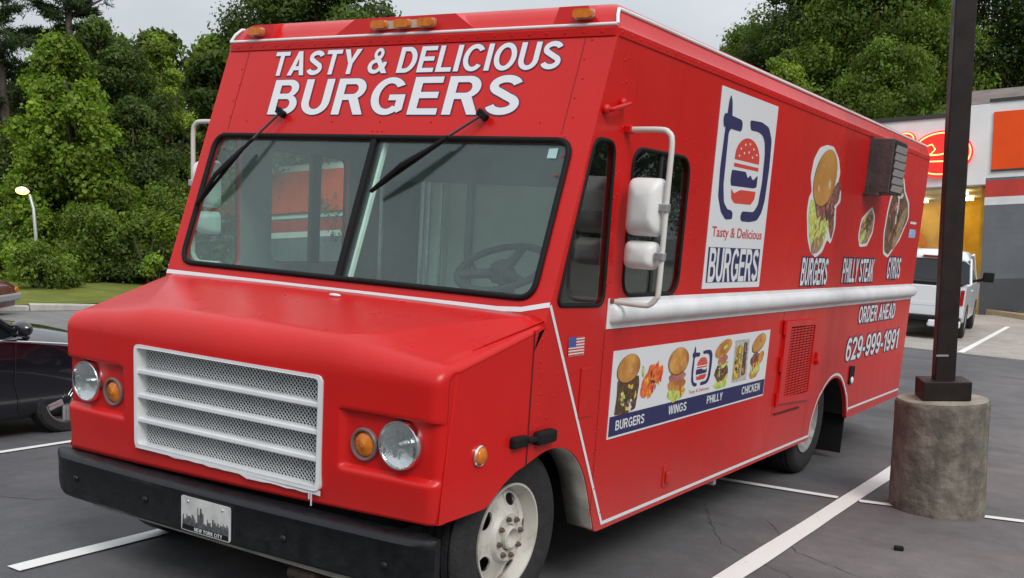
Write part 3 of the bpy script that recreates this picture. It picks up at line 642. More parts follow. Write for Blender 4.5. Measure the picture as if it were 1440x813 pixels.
MB().ellipsoid((-.62, .06, 3.03), (.28, .15, .08), 16, 8, Matrix.Rotation(R_(32), 3, 'Z')).obj('lamp_head', POLE, l2, smooth=60)
MB().ellipsoid((-.60, -.04, 2.97), (.21, .16, .12), 16, 8, Matrix.Rotation(R_(32), 3, 'Z')).obj('lamp_lens', GLOW, l2, smooth=60)

# ================================================================== CARS
CARG = mat('car_window', (.012, .014, .016), rough=.06, spec=.6)
def wheel(parent, c, R, wd, side, spokes=5, rimc=ALU, name='wheel'):
    """road-car wheel with its axle along x; side=+1 outer face towards +x"""
    M = Matrix.Translation(c) @ Matrix.Rotation(R_(90) * side, 4, 'Y')
    h = wd / 2; rr = R * .66
    t = MB().lathe([(rr, -h * .9), (R * .9, -h), (R * .985, -h * .75), (R, -h * .4), (R, h * .4), (R * .985, h * .75), (R * .9, h), (rr * 1.05, h * .95), (rr, h * .8)], M, 40).obj(name, TYRE, parent, smooth=40)
    b = MB(); b.lathe([(rr, h * .82), (rr * .96, h * .84), (rr * .9, h * .5), (rr * .88, -h * .6), (.0, -h * .6)], M, 36)
    for k in range(spokes):
        for dq in (-.09, .09):
            a = 2 * math.pi * k / spokes
            p0 = M @ Vector((.05 * math.cos(a + dq * 3), .05 * math.sin(a + dq * 3), h * .72)); p1 = M @ Vector((rr * .93 * math.cos(a + dq), rr * .93 * math.sin(a + dq), h * .74)); b.tube([p0, p1], [rr * .13, rr * .09], 6)
    b.cyl(M @ Vector((0, 0, h * .3)), M @ Vector((0, 0, h * .8)), rr * .24, rr * .2, 18); b.obj('rim', rimc, t, smooth=40)
    MB().cyl(M @ Vector((0, 0, -h * .62)), M @ Vector((0, 0, -h * .5)), rr * .85, None, 24).obj('brake_disc', DARK, t); return t
def cut_arches(o, cyls):
    cut = MB()
    for (c, r, l) in cyls: cut.cyl((c[0] - l, c[1], c[2]), (c[0] + l, c[1], c[2]), r, None, 40)
    c = cut.obj('cutter', None); m = o.modifiers.new('b', 'BOOLEAN'); m.object = c; m.operation = 'DIFFERENCE'; m.solver = 'EXACT'
    dg = bpy.context.evaluated_depsgraph_get(); me = bpy.data.meshes.new_from_object(o.evaluated_get(dg)); o.modifiers.clear(); old = o.data; o.data = me; bpy.data.objects.remove(c, do_unlink=True)
    for p in me.polygons: p.use_smooth = True
    me.set_sharp_from_angle(angle=R_(32))
def loft_body(st):
    """st: list of (y, half_width, z_sill, z_shoulder, z_top) front-to-back cross-sections"""
    P = []
    for (y, hw, zl, zs, zt) in st:
        half = [(0, zl), (hw * .86, zl), (hw * .97, zl + .07), (hw, zl + .30 * (zs - zl)), (hw * 1.0, zl + .72 * (zs - zl)), (hw * .975, zs - .015), (hw * .93, zs + .012), (hw * .78, zs + (zt - zs) * .75), (hw * .4, zt), (0, zt + .008)]
        P.append([(-x, y, z) for x, z in half[:0:-1]] + [(x, y, z) for x, z in half] ) 
    mb = MB(); mb.grid([r + [r[0]] for r in P])
    for r in (P[0], P[-1]):
        c = (0, r[0][1], sum(p[2] for p in r) / len(r)); k = len(mb.v); mb.v.append(c); o = len(mb.v); mb.v += [tuple(p) for p in r]
        mb.f += [(k, o + i, o + (i + 1) % len(r)) for i in range(len(r))]
    return mb
def sedan(name, label, base, rotz, s, paint, R=.33, amber=False):
    t = thing(name, label, 'car', base, rot=(0, 0, rotz)); t.scale = (s, s, s)
    # faces +y; front axle at y=0, rear axle at y=-2.75
    st = [(.93, .60, .30, .60, .64), (.88, .74, .22, .66, .70), (.72, .86, .18, .72, .79), (.35, .905, .17, .82, .94), (-.1, .915, .17, .88, 1.01), (-.45, .92, .17, .92, 1.05), (-1.2, .925, .17, .94, .97), (-2.0, .925, .17, .955, .98), (-2.8, .915, .18, .97, 1.0), (-3.3, .88, .22, .97, 1.04), (-3.62, .80, .28, .95, 1.02), (-3.72, .68, .36, .85, .95)]
    b = loft_body(st).obj('body', paint, t, smooth=32, merge=.0005, fixn=True)
    cut_arches(b, [((.95, 0, R), R + .055, .32), ((-.95, 0, R), R + .055, .32), ((.95, -2.75, R), R + .055, .32), ((-.95, -2.75, R), R + .055, .32)])
    iw = MB(); iw.bb(-.72, .72, -3.3, .6, .24, .7); iw.obj('chassis', DARK, t)
    # greenhouse
    gh = [(-.30, .80, .93, 1.0), (-.78, .74, .95, 1.24), (-1.22, .665, .95, 1.41), (-1.9, .64, .96, 1.45), (-2.4, .65, .97, 1.43), (-2.8, .70, .98, 1.30), (-3.25, .76, .99, 1.06)]
    g = MB(); g.grid([[(-hw - .115 * (zt > 1), y, zb - .02), (-hw * .985 - .1 * (zt > 1.1), y, zb + .03), (-hw, y, zt - .05), (-hw * .7, y, zt), (0, y, zt + .02), (hw * .7, y, zt), (hw, y, zt - .05), (hw * .985 + .1 * (zt > 1.1), y, zb + .03), (hw + .115 * (zt > 1), y, zb - .02)] for y, hw, zb, zt in gh]); g.obj('window_glass', CARG, t, smooth=35)
    rf = MB(); rf.grid([[(-hw * 1.01, y, zt - .045), (-hw * .72, y, zt + .008), (0, y, zt + .03), (hw * .72, y, zt + .008), (hw * 1.01, y, zt - .045)] for y, hw, zb, zt in gh[2:5]]); rf.obj('roof', paint, t, smooth=40, solid=.02)
    for sx in (-1, 1):
        MB().tube([(sx * .86, -.36, .94), (sx * .785, -.78, 1.225), (sx * .69, -1.22, 1.39), (sx * .665, -1.9, 1.43), (sx * .675, -2.4, 1.41), (sx * .73, -2.8, 1.28), (sx * .80, -3.25, 1.05)], .028, 8).obj('pillar', paint, t, smooth=60)
        MB().tube([(sx * .80, -1.95, .96), (sx * .655, -1.93, 1.42)], .03, 8).obj('pillar', DARK, t, smooth=60)
        MB().tube([(sx * .905, .05, .865), (sx * .915, -.62, .935), (sx * .908, -1.3, .957), (sx * .905, -2.6, .985)], .012, 8).obj('belt_moulding', CHROME, t, smooth=60)
        mr = MB().ellipsoid((sx * .985, -.50, 1.05), (.125, .075, .075)).obj('mirror', paint, t, smooth=60); MB().tube([(sx * .86, -.50, .98), (sx * .97, -.50, 1.03)], .03, 8).obj('mirror_arm', DARK, mr, smooth=60)
        MB().ellipsoid((sx * .70, .80, .60), (.17, .12, .07), M=Matrix.Rotation(R_(-32 * sx), 3, 'Z')).obj('headlight', LENS if not amber else AMBER, t, smooth=60)
        for yy in (-.52, -1.93): MB().tube([(sx * .921, yy, .93), (sx * .931, yy - .03, .55), (sx * .925, yy + .03, .25)], .0028, 5).obj('door_seam', DARK, t)
        MB().bb(sx * .925 - .012, sx * .925 + .012, -1.78, -1.58, .80, .83).obj('door_handle', CHROME, t, bevel=.005)
        for yy in (0, -2.75): wheel(t, (sx * .815, yy, R), R, .2, sx)
    if amber:
        MB().bb(-.82, .82, .78, .98, .36, .52).obj('bumper', mat('bumper_grey', (.30, .30, .31), rough=.5), t, bevel=.03)
        for sx in (-1, 1): MB().bb(sx * .80 - .05, sx * .80 + .05, .72, .90, .54, .66).obj('turn_signal', AMBER, t, bevel=.01)
    return t
CARBLK = mat('car_black', (.006, .007, .011), rough=.22, coat=1.0, spec=.5)
CARMAR = mat('car_maroon', (.10, .008, .012), rough=.3, coat=.8)
CARWHT = mat('car_white', (.70, .72, .74), rough=.3, coat=.6)
sedan('parked_car', 'black sedan with chrome belt line parked beside the food truck nose', (-5.43, 1.42, gz(-4.7) - .01), 0, .885, CARBLK)
sedan('parked_car', 'maroon car with amber corner lamp and grey bumper behind the black sedan', (-20.75, 10.05, gz(-20.3) - .02), R_(-57), 1.0, CARMAR, amber=True)

def pickup():
    t = thing('pickup_truck', 'white pickup truck with black mirrors parked behind the food truck by the shop', 'pickup truck', (-1.36, 18.35, 0), rot=(0, 0, R_(6.6)))
    hw = .90
    bd = MB(); bd.prism([(0, .46), (0, 1.06), (1.85, 1.08), (1.9, 1.10), (4.0, 1.10), (5.2, 1.02), (5.32, .85), (5.32, .42), (4.9, .36), (.1, .36)], [], lambda u, v, d: (d, u, v), -hw, hw)
    b = bd.obj('body', CARWHT, t, fixn=True)
    cut_arches(b, [((0, 1.0, .36), .44, 1.2), ((0, 4.35, .36), .44, 1.2)])
    MB().bb(-.7, .7, .3, 5.0, .3, .8).obj('chassis', DARK, t)
    cab = [(1.85, .85, 1.08), (2.0, .80, 1.55), (2.3, .74, 1.74), (3.4, .74, 1.75), (3.9, .79, 1.45), (4.25, .84, 1.10)]
    MB().grid([[(-hw + .01, y, 1.07), (-h, y, z - .06), (-h * .85, y, z), (0, y, z + .02), (h * .85, y, z), (h, y, z - .06), (hw - .01, y, 1.07)] for y, h, z in cab]).obj('cab_glass', CARG, t, smooth=35)
    MB().add([(-.86, 1.845, 1.06), (.86, 1.845, 1.06), (.79, 1.99, 1.56), (-.79, 1.99, 1.56)], [(0, 1, 2, 3)]).obj('rear_window', CARG, t)
    MB().grid([[(-h * 1.01, y, z - .075), (-h * .86, y, z + .006), (0, y, z + .03), (h * .86, y, z + .006), (h * 1.01, y, z - .075)] for y, h, z in ((1.96, .80, 1.55), (2.05, .785, 1.65), (2.3, .745, 1.745), (3.4, .745, 1.755), (3.55, .76, 1.70))]).obj('roof', CARWHT, t, smooth=50, solid=.02)
    for sx in (-1, 1):
        for pa in ([(1.86, .87, 1.07), (2.03, .795, 1.60)], [(4.22, .85, 1.09), (3.55, .755, 1.70)]):
            MB().tube([(sx * h, y, z) for y, h, z in pa], .03, 8).obj('pillar', CARWHT, t, smooth=60)
        m = MB().box((sx * 1.12, 3.80, 1.22), (.24, .1, .22)).obj('mirror', BLACKR, t, bevel=.03); MB().tube([(sx * .88, 3.8, 1.12), (sx * 1.06, 3.8, 1.18)], .035, 8).obj('mirror_arm', BLACKR, m)
        MB().bb(sx * .84 - .035, sx * .84 + .035, -.02, .03, .70, 1.0).obj('tail_light', mat('tail_red', (.35, .01, .01), rough=.2), t, bevel=.01)
        for yy in (1.0, 4.35): wheel(t, (sx * .80, yy, .36), .36, .24, sx, 6)
        for yy in (2.95,): MB().tube([(sx * .899, yy, 1.05), (sx * .899, yy, .45)], .003, 5).obj('door_seam', DARK, t)
        MB().bb(sx * .905 - .015, sx * .905 + .015, 2.12, 2.3, .93, .96).obj('door_handle', CARWHT, t, bevel=.005)
    MB().bb(-.72, .72, -.03, .0, .47, 1.05).obj('tailgate', CARWHT, t, bevel=.012)
    MB().bb(-.70, .70, -.036, -.03, .66, .74).obj('tailgate_crease', CARWHT, t, bevel=.004)
    MB().bb(-.80, .80, .02, 1.8, 1.06, 1.13).obj('bed_cover', BLACKR, t, bevel=.01)
    MB().bb(-.86, .86, -.16, .1, .36, .46).obj('step_pad', BLACKR, t, bevel=.015)
    for sx in (-1, 1): MB().bb(sx * .58 - .30, sx * .58 + .30, -.18, .0, .26, .40).obj('bumper', CARWHT, t, bevel=.03)
    MB().bb(-.25, .25, -.1, .05, .22, .36).obj('hitch', DARK, t)
    MB().bb(-.16, .16, 1.93, 1.99, 1.60, 1.64).obj('brake_light', mat('lamp_red', (.3, .02, .02), rough=.2), t)
pickup()
tag(MB().box((2.14, 2.09, .012), (.05, .04, .024), Matrix.Rotation(.4, 3, 'Z')).obj('debris', BLACKR, bevel=.004), 'small black scrap lying on the asphalt near the lamp post', 'debris')

# ================================================================== FOOD TRUCK  (front faces -y, driver's side +x)
random.seed(3)
TK = thing('food_truck', 'red step van food truck with white burger lettering and black front bumper', 'food truck')
W = 1.15
SD = lambda u, v, d: (W + d, u, v)
SP = lambda u, v, d: (-W - d, u, v)
KF = .3594; NF = Vector((0, -1, KF)).normalized()
def FR(u, z, d): return (u, -.404 + (z - 1.375) * KF + NF.y * d, z + NF.z * d)
def rpoly(pts, r, n=5):
    out = []; m = len(pts); rs = r if isinstance(r, (list, tuple)) else [r] * m
    for i in range(m):
        p0, p, p1 = Vector(pts[i - 1]), Vector(pts[i]), Vector(pts[(i + 1) % m]); a = (p0 - p); b = (p1 - p)
        rr = min(rs[i], a.length * .49, b.length * .49)
        if rr < 1e-5: out.append(p[:]); continue
        a = p + a.normalized() * rr; b = p + b.normalized() * rr
        for k in range(n + 1):
            t = k / n; out.append((a * (1 - t) ** 2 + p * 2 * t * (1 - t) + b * t * t)[:])
    return out
def catmull(P, n=6):
    P = [Vector(p) for p in P]; out = []
    for i in range(len(P) - 1):
        p0, p1, p2, p3 = P[max(i - 1, 0)], P[i], P[i + 1], P[min(i + 2, len(P) - 1)]
        for k in range(n):
            t = k / n; out.append((.5 * (2 * p1 + (p2 - p0) * t + (2 * p0 - 5 * p1 + 4 * p2 - p3) * t * t + (3 * p1 - p0 - 3 * p2 + p3) * t ** 3))[:])
    return out + [P[-1][:]]
def ribbon(mb, pts, wd, fn, off):
    P = [Vector(p) for p in pts]; A, B = [], []
    for i in range(len(P)):
        d0 = (P[i] - P[i - 1]).normalized() if i else None; d1 = (P[i + 1] - P[i]).normalized() if i < len(P) - 1 else None
        d = ((d0 or d1) + (d1 or d0)).normalized(); n = Vector((-d.y, d.x)); c = n.dot(Vector((-(d1 or d0).y, (d1 or d0).x))); n = n * (wd / 2 / max(.4, c))
        A.append(fn(*(P[i] + n), off)); B.append(fn(*(P[i] - n), off))
    mb.grid([A, B]); return mb
front_arch = catmull([(-.503, .738), (-.39, .768), (-.30, .778), (-.21, .769), (-.12, .735), (-.04, .675), (.03, .585), (.075, .49), (.12, .39), (.150, .325)], 4)
rear_arch = catmull([(3.44, .325), (3.462, .42), (3.54, .545), (3.66, .645), (3.80, .705), (3.95, .722), (4.10, .69), (4.24, .60), (4.33, .50), (4.40, .37)], 4)
outline = front_arch[:-1] + [(.155, .315), (.19, .310)] + [(3.42, .312)] + rear_arch + [(4.42, .355), (6.10, .365), (6.13, .40), (6.13, 2.5), (0.012, 2.5), (-.392, 1.375), (-.418, 1.305), (-.503, 1.29)]
vent_w = rpoly([(-.125, 2.075), (.055, 2.075), (.062, 1.375), (-.345, 1.385)], [.06, .06, .06, .045])
side_w = rpoly([(.238, 2.07), (.862, 2.075), (.85, 1.415), (.235, 1.415)], .10, 6)
pass_w = rpoly([(.29, 2.03), (.94, 2.03), (.94, 1.40), (.29, 1.40)], .07, 6)
MB().prism(outline, [vent_w, side_w], SD, -.03, 0).obj('side_wall', RED, TK)
MB().prism(outline, [vent_w, pass_w], SP, -.03, 0, ).obj('side_wall', RED, TK, fixn=True)
def frame_loop(poly, fn, r, off, name, m):
    P = [fn(p[0], p[1], off) for p in poly]; return MB().tube(P + [P[0], P[1]], r, 8, cap=False).obj(name, m, TK, smooth=60)
for fn, wins in ((SD, (vent_w, side_w)), (SP, (vent_w, pass_w))):
    for wp in wins:
        g = frame_loop(wp, fn, .009, .0, 'window_gasket', BLACKR)
        MB().prism(wp, [], fn, -.014, -.009).obj('window_pane', SGLASS if fn is SD else WGLASS, TK)
MB().box((-W + .01, .665, 1.715), (.03, .075, .63)).obj('window_divider', INTERD, TK)
MB().box((W - .012, .55, 1.745), (.02, .022, .64)).obj('window_divider', INTERD, TK)
for fn, wp in ((SD, side_w), (SP, pass_w)):
    MB().prism([(.012, 2.45), (-.385, 1.37), (-.385, .80), (2.6, .80), (2.6, 2.45)], [vent_w, wp], fn, -.036, -.032).obj('inner_liner', INTER, TK, fixn=True)
# rear wall, floor, cab interior
MB().bb(-W + .02, W - .02, 6.09, 6.128, .36, 2.52).obj('rear_wall', RED, TK, bevel=.01)
cf = MB(); cf.bb(-W + .035, W - .035, .25, 3.38, .42, .50); cf.bb(-.45, .45, 3.39, 4.43, .42, .50); cf.bb(-W + .035, W - .035, 4.44, 6.08, .42, .50); cf.bb(-W + .035, W - .035, 3.2, 4.5, .79, .83); cf.obj('chassis_floor', DARK, TK)
MB().bb(-.70, .70, -.95, .3, .42, 1.12).obj('engine_housing', DARK, TK)
MB().bb(-.45, .45, -.95, 6.0, .30, .40).obj('chassis_rail', DARK, TK)
MB().bb(-W + .04, W - .04, .20, 1.15, .78, .82).obj('cab_floor', INTERD, TK)
dash = MB(); dash.prism([(-.36, 1.30), (-.36, 1.35), (-.20, 1.37), (-.05, 1.34), (.0, 1.28), (.0, .80), (-.36, .80)], [], lambda u, v, d: (d, u, v), -W + .04, W - .04); dash.obj('dashboard', INTER, TK, bevel=.015, fixn=True)
MB().bb(-.05, .30, -.1, .5, .82, 1.22).obj('engine_cover', INTER, TK, bevel=.06)
MB().bb(-.50, W - .035, 1.15, 1.18, .80, 1.92).obj('bulkhead', INTERL, TK)
MB().bb(-W + .035, W - .035, 1.155, 1.19, 1.92, 2.5).obj('bulkhead_header', INTER, TK)
MB().bb(-.69, -.50, 1.10, 1.18, .80, 1.92).obj('door_jamb', INTERL, TK, bevel=.01)
for xx in (-.655, -.61, -.52): MB().bb(xx - .008, xx + .008, 1.085, 1.10, .82, 1.92).obj('jamb_strip', ALU, TK)
MB().bb(-.36, -.32, 1.12, 1.15, .80, 1.92).obj('bulkhead_post', INTER, TK)
MB().bb(-W + .035, -.69, 2.2, 2.24, .8, 1.95).obj('galley_panel', INTERD, TK)
MB().bb(-W + .035, W - .035, .03, 1.15, 2.44, 2.47).obj('cab_ceiling', INTER, TK)
# driver's seat
st = MB(); st.box((.55, .62, 1.18), (.46, .44, .14)); so = st.obj('seat', INTERD, TK, bevel=.04)
MB().box((.60, .88, 1.50), (.44, .12, .60), Matrix.Rotation(R_(-8), 3, 'X')).obj('backrest', INTERD, so, bevel=.05)
MB().cyl((.55, .62, .82), (.55, .62, 1.12), .12).obj('pedestal', INTERD, so)
# steering wheel
sm = Matrix.Translation((.60, .07, 1.50)) @ Matrix.Rotation(R_(28), 4, 'X')
q = MB(); q.tube([sm @ Vector((.215 * math.cos(a * math.pi / 20), .215 * math.sin(a * math.pi / 20), 0)) for a in range(41)], .017, 10, cap=False); swo = q.obj('steering_wheel', INTERD, TK, smooth=60)
q = MB()
for a in (R_(-30), R_(-150), R_(90)): q.tube([sm @ Vector((.03 * math.cos(a), .03 * math.sin(a), -.02)), sm @ Vector((.21 * math.cos(a), .21 * math.sin(a), 0))], [.026, .018], 8)
q.cyl(sm @ Vector((0, 0, -.05)), sm @ Vector((0, 0, .02)), .065, .05, 20); q.tube([sm @ Vector((0, 0, -.05)), sm @ Vector((0, 0, -.35))], .035, 10); q.obj('spokes', INTERD, swo, smooth=50)
MB().tube([sm @ Vector((0, .02, -.12)), sm @ Vector((-.2, .06, -.06)), sm @ Vector((-.26, .1, -.03))], .009, 8).obj('column_lever', INTERD, TK, smooth=60)
MB().tube([(-.9, 1.0, .82), (-.9, 1.0, 1.9)], .015, 8).obj('grab_pole', ALU, TK, smooth=60)

# ---- roof: stacked rounded rings
def ring(hw, y0, y1, z, r=.03, n=4):
    return [(p[0], p[1], z) for p in rpoly([(-hw, y0), (hw, y0), (hw, y1), (-hw, y1)], r, n)]
RG = [(1.150, .000, 6.130, 2.500), (1.156, -.006, 6.136, 2.500), (1.157, -.007, 6.137, 2.532), (1.146, .006, 6.126, 2.545), (1.132, .030, 6.11, 2.585), (1.112, .060, 6.09, 2.622), (1.085, .095, 6.06, 2.645), (1.02, .17, 6.0, 2.662), (.80, .45, 5.7, 2.676), (.35, .9, 5.2, 2.684)]
rb = MB(); RR = [ring(*g) for g in RG]; rb.grid([r + [r[0]] for r in RR]); rb.poly(RR[-1]); rb.obj('roof', RED, TK, smooth=35, merge=.0004, fixn=True)
wl = MB()
for sx in (-1, 1):
    wl.tube([(sx * 1.118, .055, 2.616), (sx * 1.119, .3, 2.618), (sx * 1.119, 3, 2.618), (sx * 1.119, 6.06, 2.616)], .009, 8)
    wl.tube([(sx * 1.145, .003, 2.547), (sx * 1.132, .022, 2.585), (sx * 1.118, .055, 2.616)], .008, 8)
wl.tube([(-1.145, .003, 2.547), (1.145, .003, 2.547)], .008, 8); wl.obj('roof_trim', WHITE, TK, smooth=60)
# marker lamps on the cap, each on its flat pod
def pod(x0, x1, slant0, slant1):
    z0, z1 = 2.553, 2.640
    MB().add([(x0, .004, z0), (x1, .004, z0), (x1 - slant1, .014, z1 - .012), (x0 + slant0, .014, z1 - .012), (x1 - slant1, .10, z1 + .004), (x0 + slant0, .10, z1 + .004), (x0, .10, z0), (x1, .10, z0)],
             [(0, 1, 2, 3), (3, 2, 4, 5), (1, 7, 4, 2), (0, 3, 5, 6)]).obj('lamp_pod', RED, TK, fixn=True)
pod(-1.06, -.83, .07, .02); pod(-.42, .42, .12, .12); pod(.83, 1.06, .02, .07)
def mlamp(x, z=2.59):
    P = rpoly([(x - .048, z - .021), (x + .048, z - .021), (x + .048, z + .021), (x - .048, z + .021)], .019, 5)
    b = MB().prism(P, [], lambda u, v, d: (u, .006 - d, v), 0, .012).obj('marker_lamp', ALU, TK)
    Q = rpoly([(x - .044, z - .018), (x + .044, z - .018), (x + .044, z + .018), (x - .044, z + .018)], .016, 5)
    MB().prism(Q, [], lambda u, v, d: (u, .006 - d, v), .012, .034).obj('lens', AMBER, b, bevel=.008)
for x in (-.945, -.125, .015, .155, .985): mlamp(x)
MB().bb(-.15, .18, -.001, .004, 2.572, 2.608).obj('lamp_gasket', mat('putty', (.5, .42, .3), rough=.8), TK)

# ---- front face with windscreen opening
ws = rpoly([(-1.062, 2.058), (1.062, 2.058), (1.062, 1.405), (-1.062, 1.405)], .075, 6)
MB().prism([(-W - .001, 1.30), (W + .001, 1.30), (W + .001, 2.503), (-W - .001, 2.503)], [ws], FR, -.03, 0).obj('front_panel', RED, TK, fixn=True)
P = [FR(p[0], p[1], .004) for p in ws]; MB().tube(P + P[:2], .0135, 8, cap=False).obj('windscreen_gasket', BLACKR, TK, smooth=60)
for x0, x1 in ((-1.06, -.008), (.008, 1.06)):
    rr_ = [.07, .005, .005, .07] if x0 < -1 else [.005, .07, .07, .005]
    MB().prism(rpoly([(x0, 2.056), (x1, 2.056), (x1, 1.407), (x0, 1.407)], rr_, 6), [], FR, -.012, -.007).obj('windscreen_pane', WGLASS, TK)
MB().prism([(-.016, 2.056), (.016, 2.056), (.016, 1.407), (-.016, 1.407)], [], FR, -.016, .012).obj('windscreen_divider', BLACKR, TK, bevel=.004)
MB().prism([(.030, 2.05), (.045, 2.05), (.045, 1.412), (.030, 1.412)], [], FR, -.05, -.03).obj('inner_divider', INTERL, TK)
MB().prism([(.955, 2.025), (1.0, 2.028), (1.0, 1.985), (.955, 1.985)], [], FR, -.006, -.0045, back=False, walls=False).obj('inspection_sticker', mat('sticker_teal', (.35, .55, .55), rough=.5), TK)
for xx in (-1.0, 1.0): ribbon(MB(), [(xx, 2.085), (xx, 2.497)], .004, FR, .0012).obj('panel_seam', mat('seam_front', (.22, .006, .006), rough=.7), TK)
# wipers
WSTEEL = mat('wiper_steel', (.10, .095, .095), rough=.35, metal=.7)
def wiper(px, pz, tip, end):
    piv = Vector(FR(px, pz, .03)); t = Vector(FR(*tip, .045)); e = Vector(FR(*end, .045)); mid = t.lerp(e, .52)
    b = MB(); b.cyl(FR(px, pz, 0), FR(px, pz, .04), .018, .014, 12); b.box(piv, (.05, .022, .03), Matrix.Rotation(R_(35), 3, 'Y')); w_ = b.obj('wiper', BLACKR, TK, smooth=40)
    k = piv.lerp(mid, .42); MB().tube([piv, k + Vector((0, -.012, 0))], .0065, 8).obj('arm_rod', WSTEEL, w_, smooth=60)
    MB().tube([k + Vector((0, -.012, 0)), mid + Vector((0, -.022, 0))], [.009, .008], 6).obj('arm', BLACKR, w_, smooth=60)
    q = MB(); n = NF; d = (e - t).normalized(); s_ = d.cross(n)
    for a_, r_ in ((0., .004), (1., .004)): pass
    q.add([t - s_ * .004, t + s_ * .004, e + s_ * .006, e - s_ * .006, t.lerp(e, .5) - s_ * .010 + n * .02, t.lerp(e, .5) + s_ * .010 + n * .02, t + n * .008, e + n * .008, t - n * .018, e - n * .018],
          [(0, 1, 5, 4), (4, 5, 2, 3), (0, 4, 6), (1, 6, 5), (6, 4, 5), (0, 8, 9, 3), (1, 2, 9, 8)])
    q.tube([t, t.lerp(e, .25) + n * .012, t.lerp(e, .5) + n * .024, t.lerp(e, .75) + n * .012, e], [.005, .010, .012, .010, .005], 6); q.obj('blade', BLACKR, w_)
wiper(-.626, 2.164, (-1.024, 1.678), (-.80, 1.985)); wiper(.594, 2.153, (.092, 1.792), (.42, 2.025))

# ---- hood and nose
YB, YF = -.425, -1.09
def lerp(a, b, t): return a + (b - a) * max(0, min(1, t))
def hw_(y): return lerp(1.15, 1.103, (-.495 - y) / .565)
def xc_(y): return lerp(1.09, .56, (YB - y) / .62)
def zc_(y): return lerp(1.352, 1.243, (YB - y) / .58)
def drop(y): return lerp(.020, .068, (YB - y) / .6)
def sst(a, b, x): t = max(0, min(1, (x - a) / (b - a))); return t * t * (3 - 2 * t)
def ztop(x, y):
    ax = abs(x); c = xc_(y); z = zc_(y) - .008 * min(1, ax / c) ** 2
    if ax > c: z -= drop(y) * ((ax - c) / max(.02, hw_(y) - c)) ** .95
    return z
xs = set()
for a in (0, .1, .2, .3, .4, .48, .52, .548, .56, .60, .632, .640, .650, .665, .69, .74, .8, .86, .92, .96, 1.0, 1.03): xs.add(a); xs.add(-a)
U = []
uc = 1.045; rc = .058
for x in sorted(xs): U.append((x, 0.))
NA = 9
cols = [( -1, k / NA) for k in range(NA, 0, -1)] + [('x', x) for x, _ in U] + [(1, k / NA) for k in range(1, NA + 1)]
zrows = [1.10, 1.085, 1.072, 1.066, 1.03, .985, .972, .965, .958, .948, .93, .90, .86, .82, .78, .758, .748, .738, .730, .722, .71, .68, .65, .634, .628, .61, .59, .57, .555]
P = []
for typ, val in cols:
    th = 0.
    if typ == 'x': x0 = val
    else: th = val * math.pi / 2; x0 = typ * uc
    col = []
    for i in range(13):                                  # top run
        y = lerp(YB, YF + .13, i / 12)
        hw = hw_(y); cc = xc_(y); ax_ = abs(x0); x = (math.copysign(ax_ / .56 * cc if ax_ <= .56 else cc + (ax_ - .56) / (1.103 - .56) * (hw - cc), x0)) if typ == 'x' else typ * (hw - rc + rc * math.sin(th)) 
        rt = .035
        z = ztop(x if typ == 'x' else typ * (hw - rc * .4), y) - (rt * (1 - math.cos(th)) if th else 0)
        if th: y = y + (0 if i < 1 else 0)
        col.append((x, y, z))
    xf = x0 if typ == 'x' else typ * (1.103 - rc + rc * math.sin(th))
    yf = YF + .028 * (abs(xf) / 1.1) ** 2 + rc * (1 - math.cos(th))
    y1 = YF + .13; z1 = col[-1][2]; RZ_ = z1 - 1.10
    for i in range(1, 9):
        a = i / 8 * math.pi / 2
        col.append((xf, y1 - (y1 - yf) * math.sin(a), 1.10 + RZ_ * math.cos(a) if i < 8 else 1.10))
    zb = .547 + .028 * xf / 1.1
    for z in zrows[1:]:
        z_ = z if z > .62 else .62 - (.62 - z) * (.62 - zb) / (.62 - .555)
        y = yf + .012 * sst(.75, .55, z)
        ax = abs(xf)
        if ax < .552 and .631 < z < 1.069: y += .085
        rec = sst(.636, .660, ax) * sst(.968, .956, z) * sst(.724, .748, z) * (1 - th / (math.pi / 2)) ** .6
        # rounded inner corners
        y += .030 * rec
        col.append((xf, y, z_))
    P.append(col)
hb = MB(); hb.grid(P)
nc = len(P[0])
for sx, ci in ((-1, 0), (1, len(P) - 1)):                 # hood side skins
    edge = P[ci]
    low = [(-1.035, .579 if sx > 0 else .522), (-.762, .596 if sx > 0 else .55), (-.738, .606), (-.70, .636), (-.64, .682), (-.57, .718), (-.503, .738)]
    pts = [(e[0], e[1], e[2]) for e in edge] + [(sx * hw_(y), y, z) for y, z in low] + [(sx * 1.15, -.503, 1.20)]
    MB().poly(pts if sx > 0 else pts[::-1]).obj('hood_side', RED, TK, solid=.015)
hood = hb.obj('hood', RED, TK, smooth=38, merge=.0006, fixn=True, solid=.015)
MB().bb(-1.10, 1.10, -.44, -.36, 1.25, 1.337).obj('cowl', RED, TK, bevel=.01)
ribbon(MB(), [(-.503, .738), (-.503, 1.285)], .008, SD, .0015).obj('hood_seam', DARK, TK)
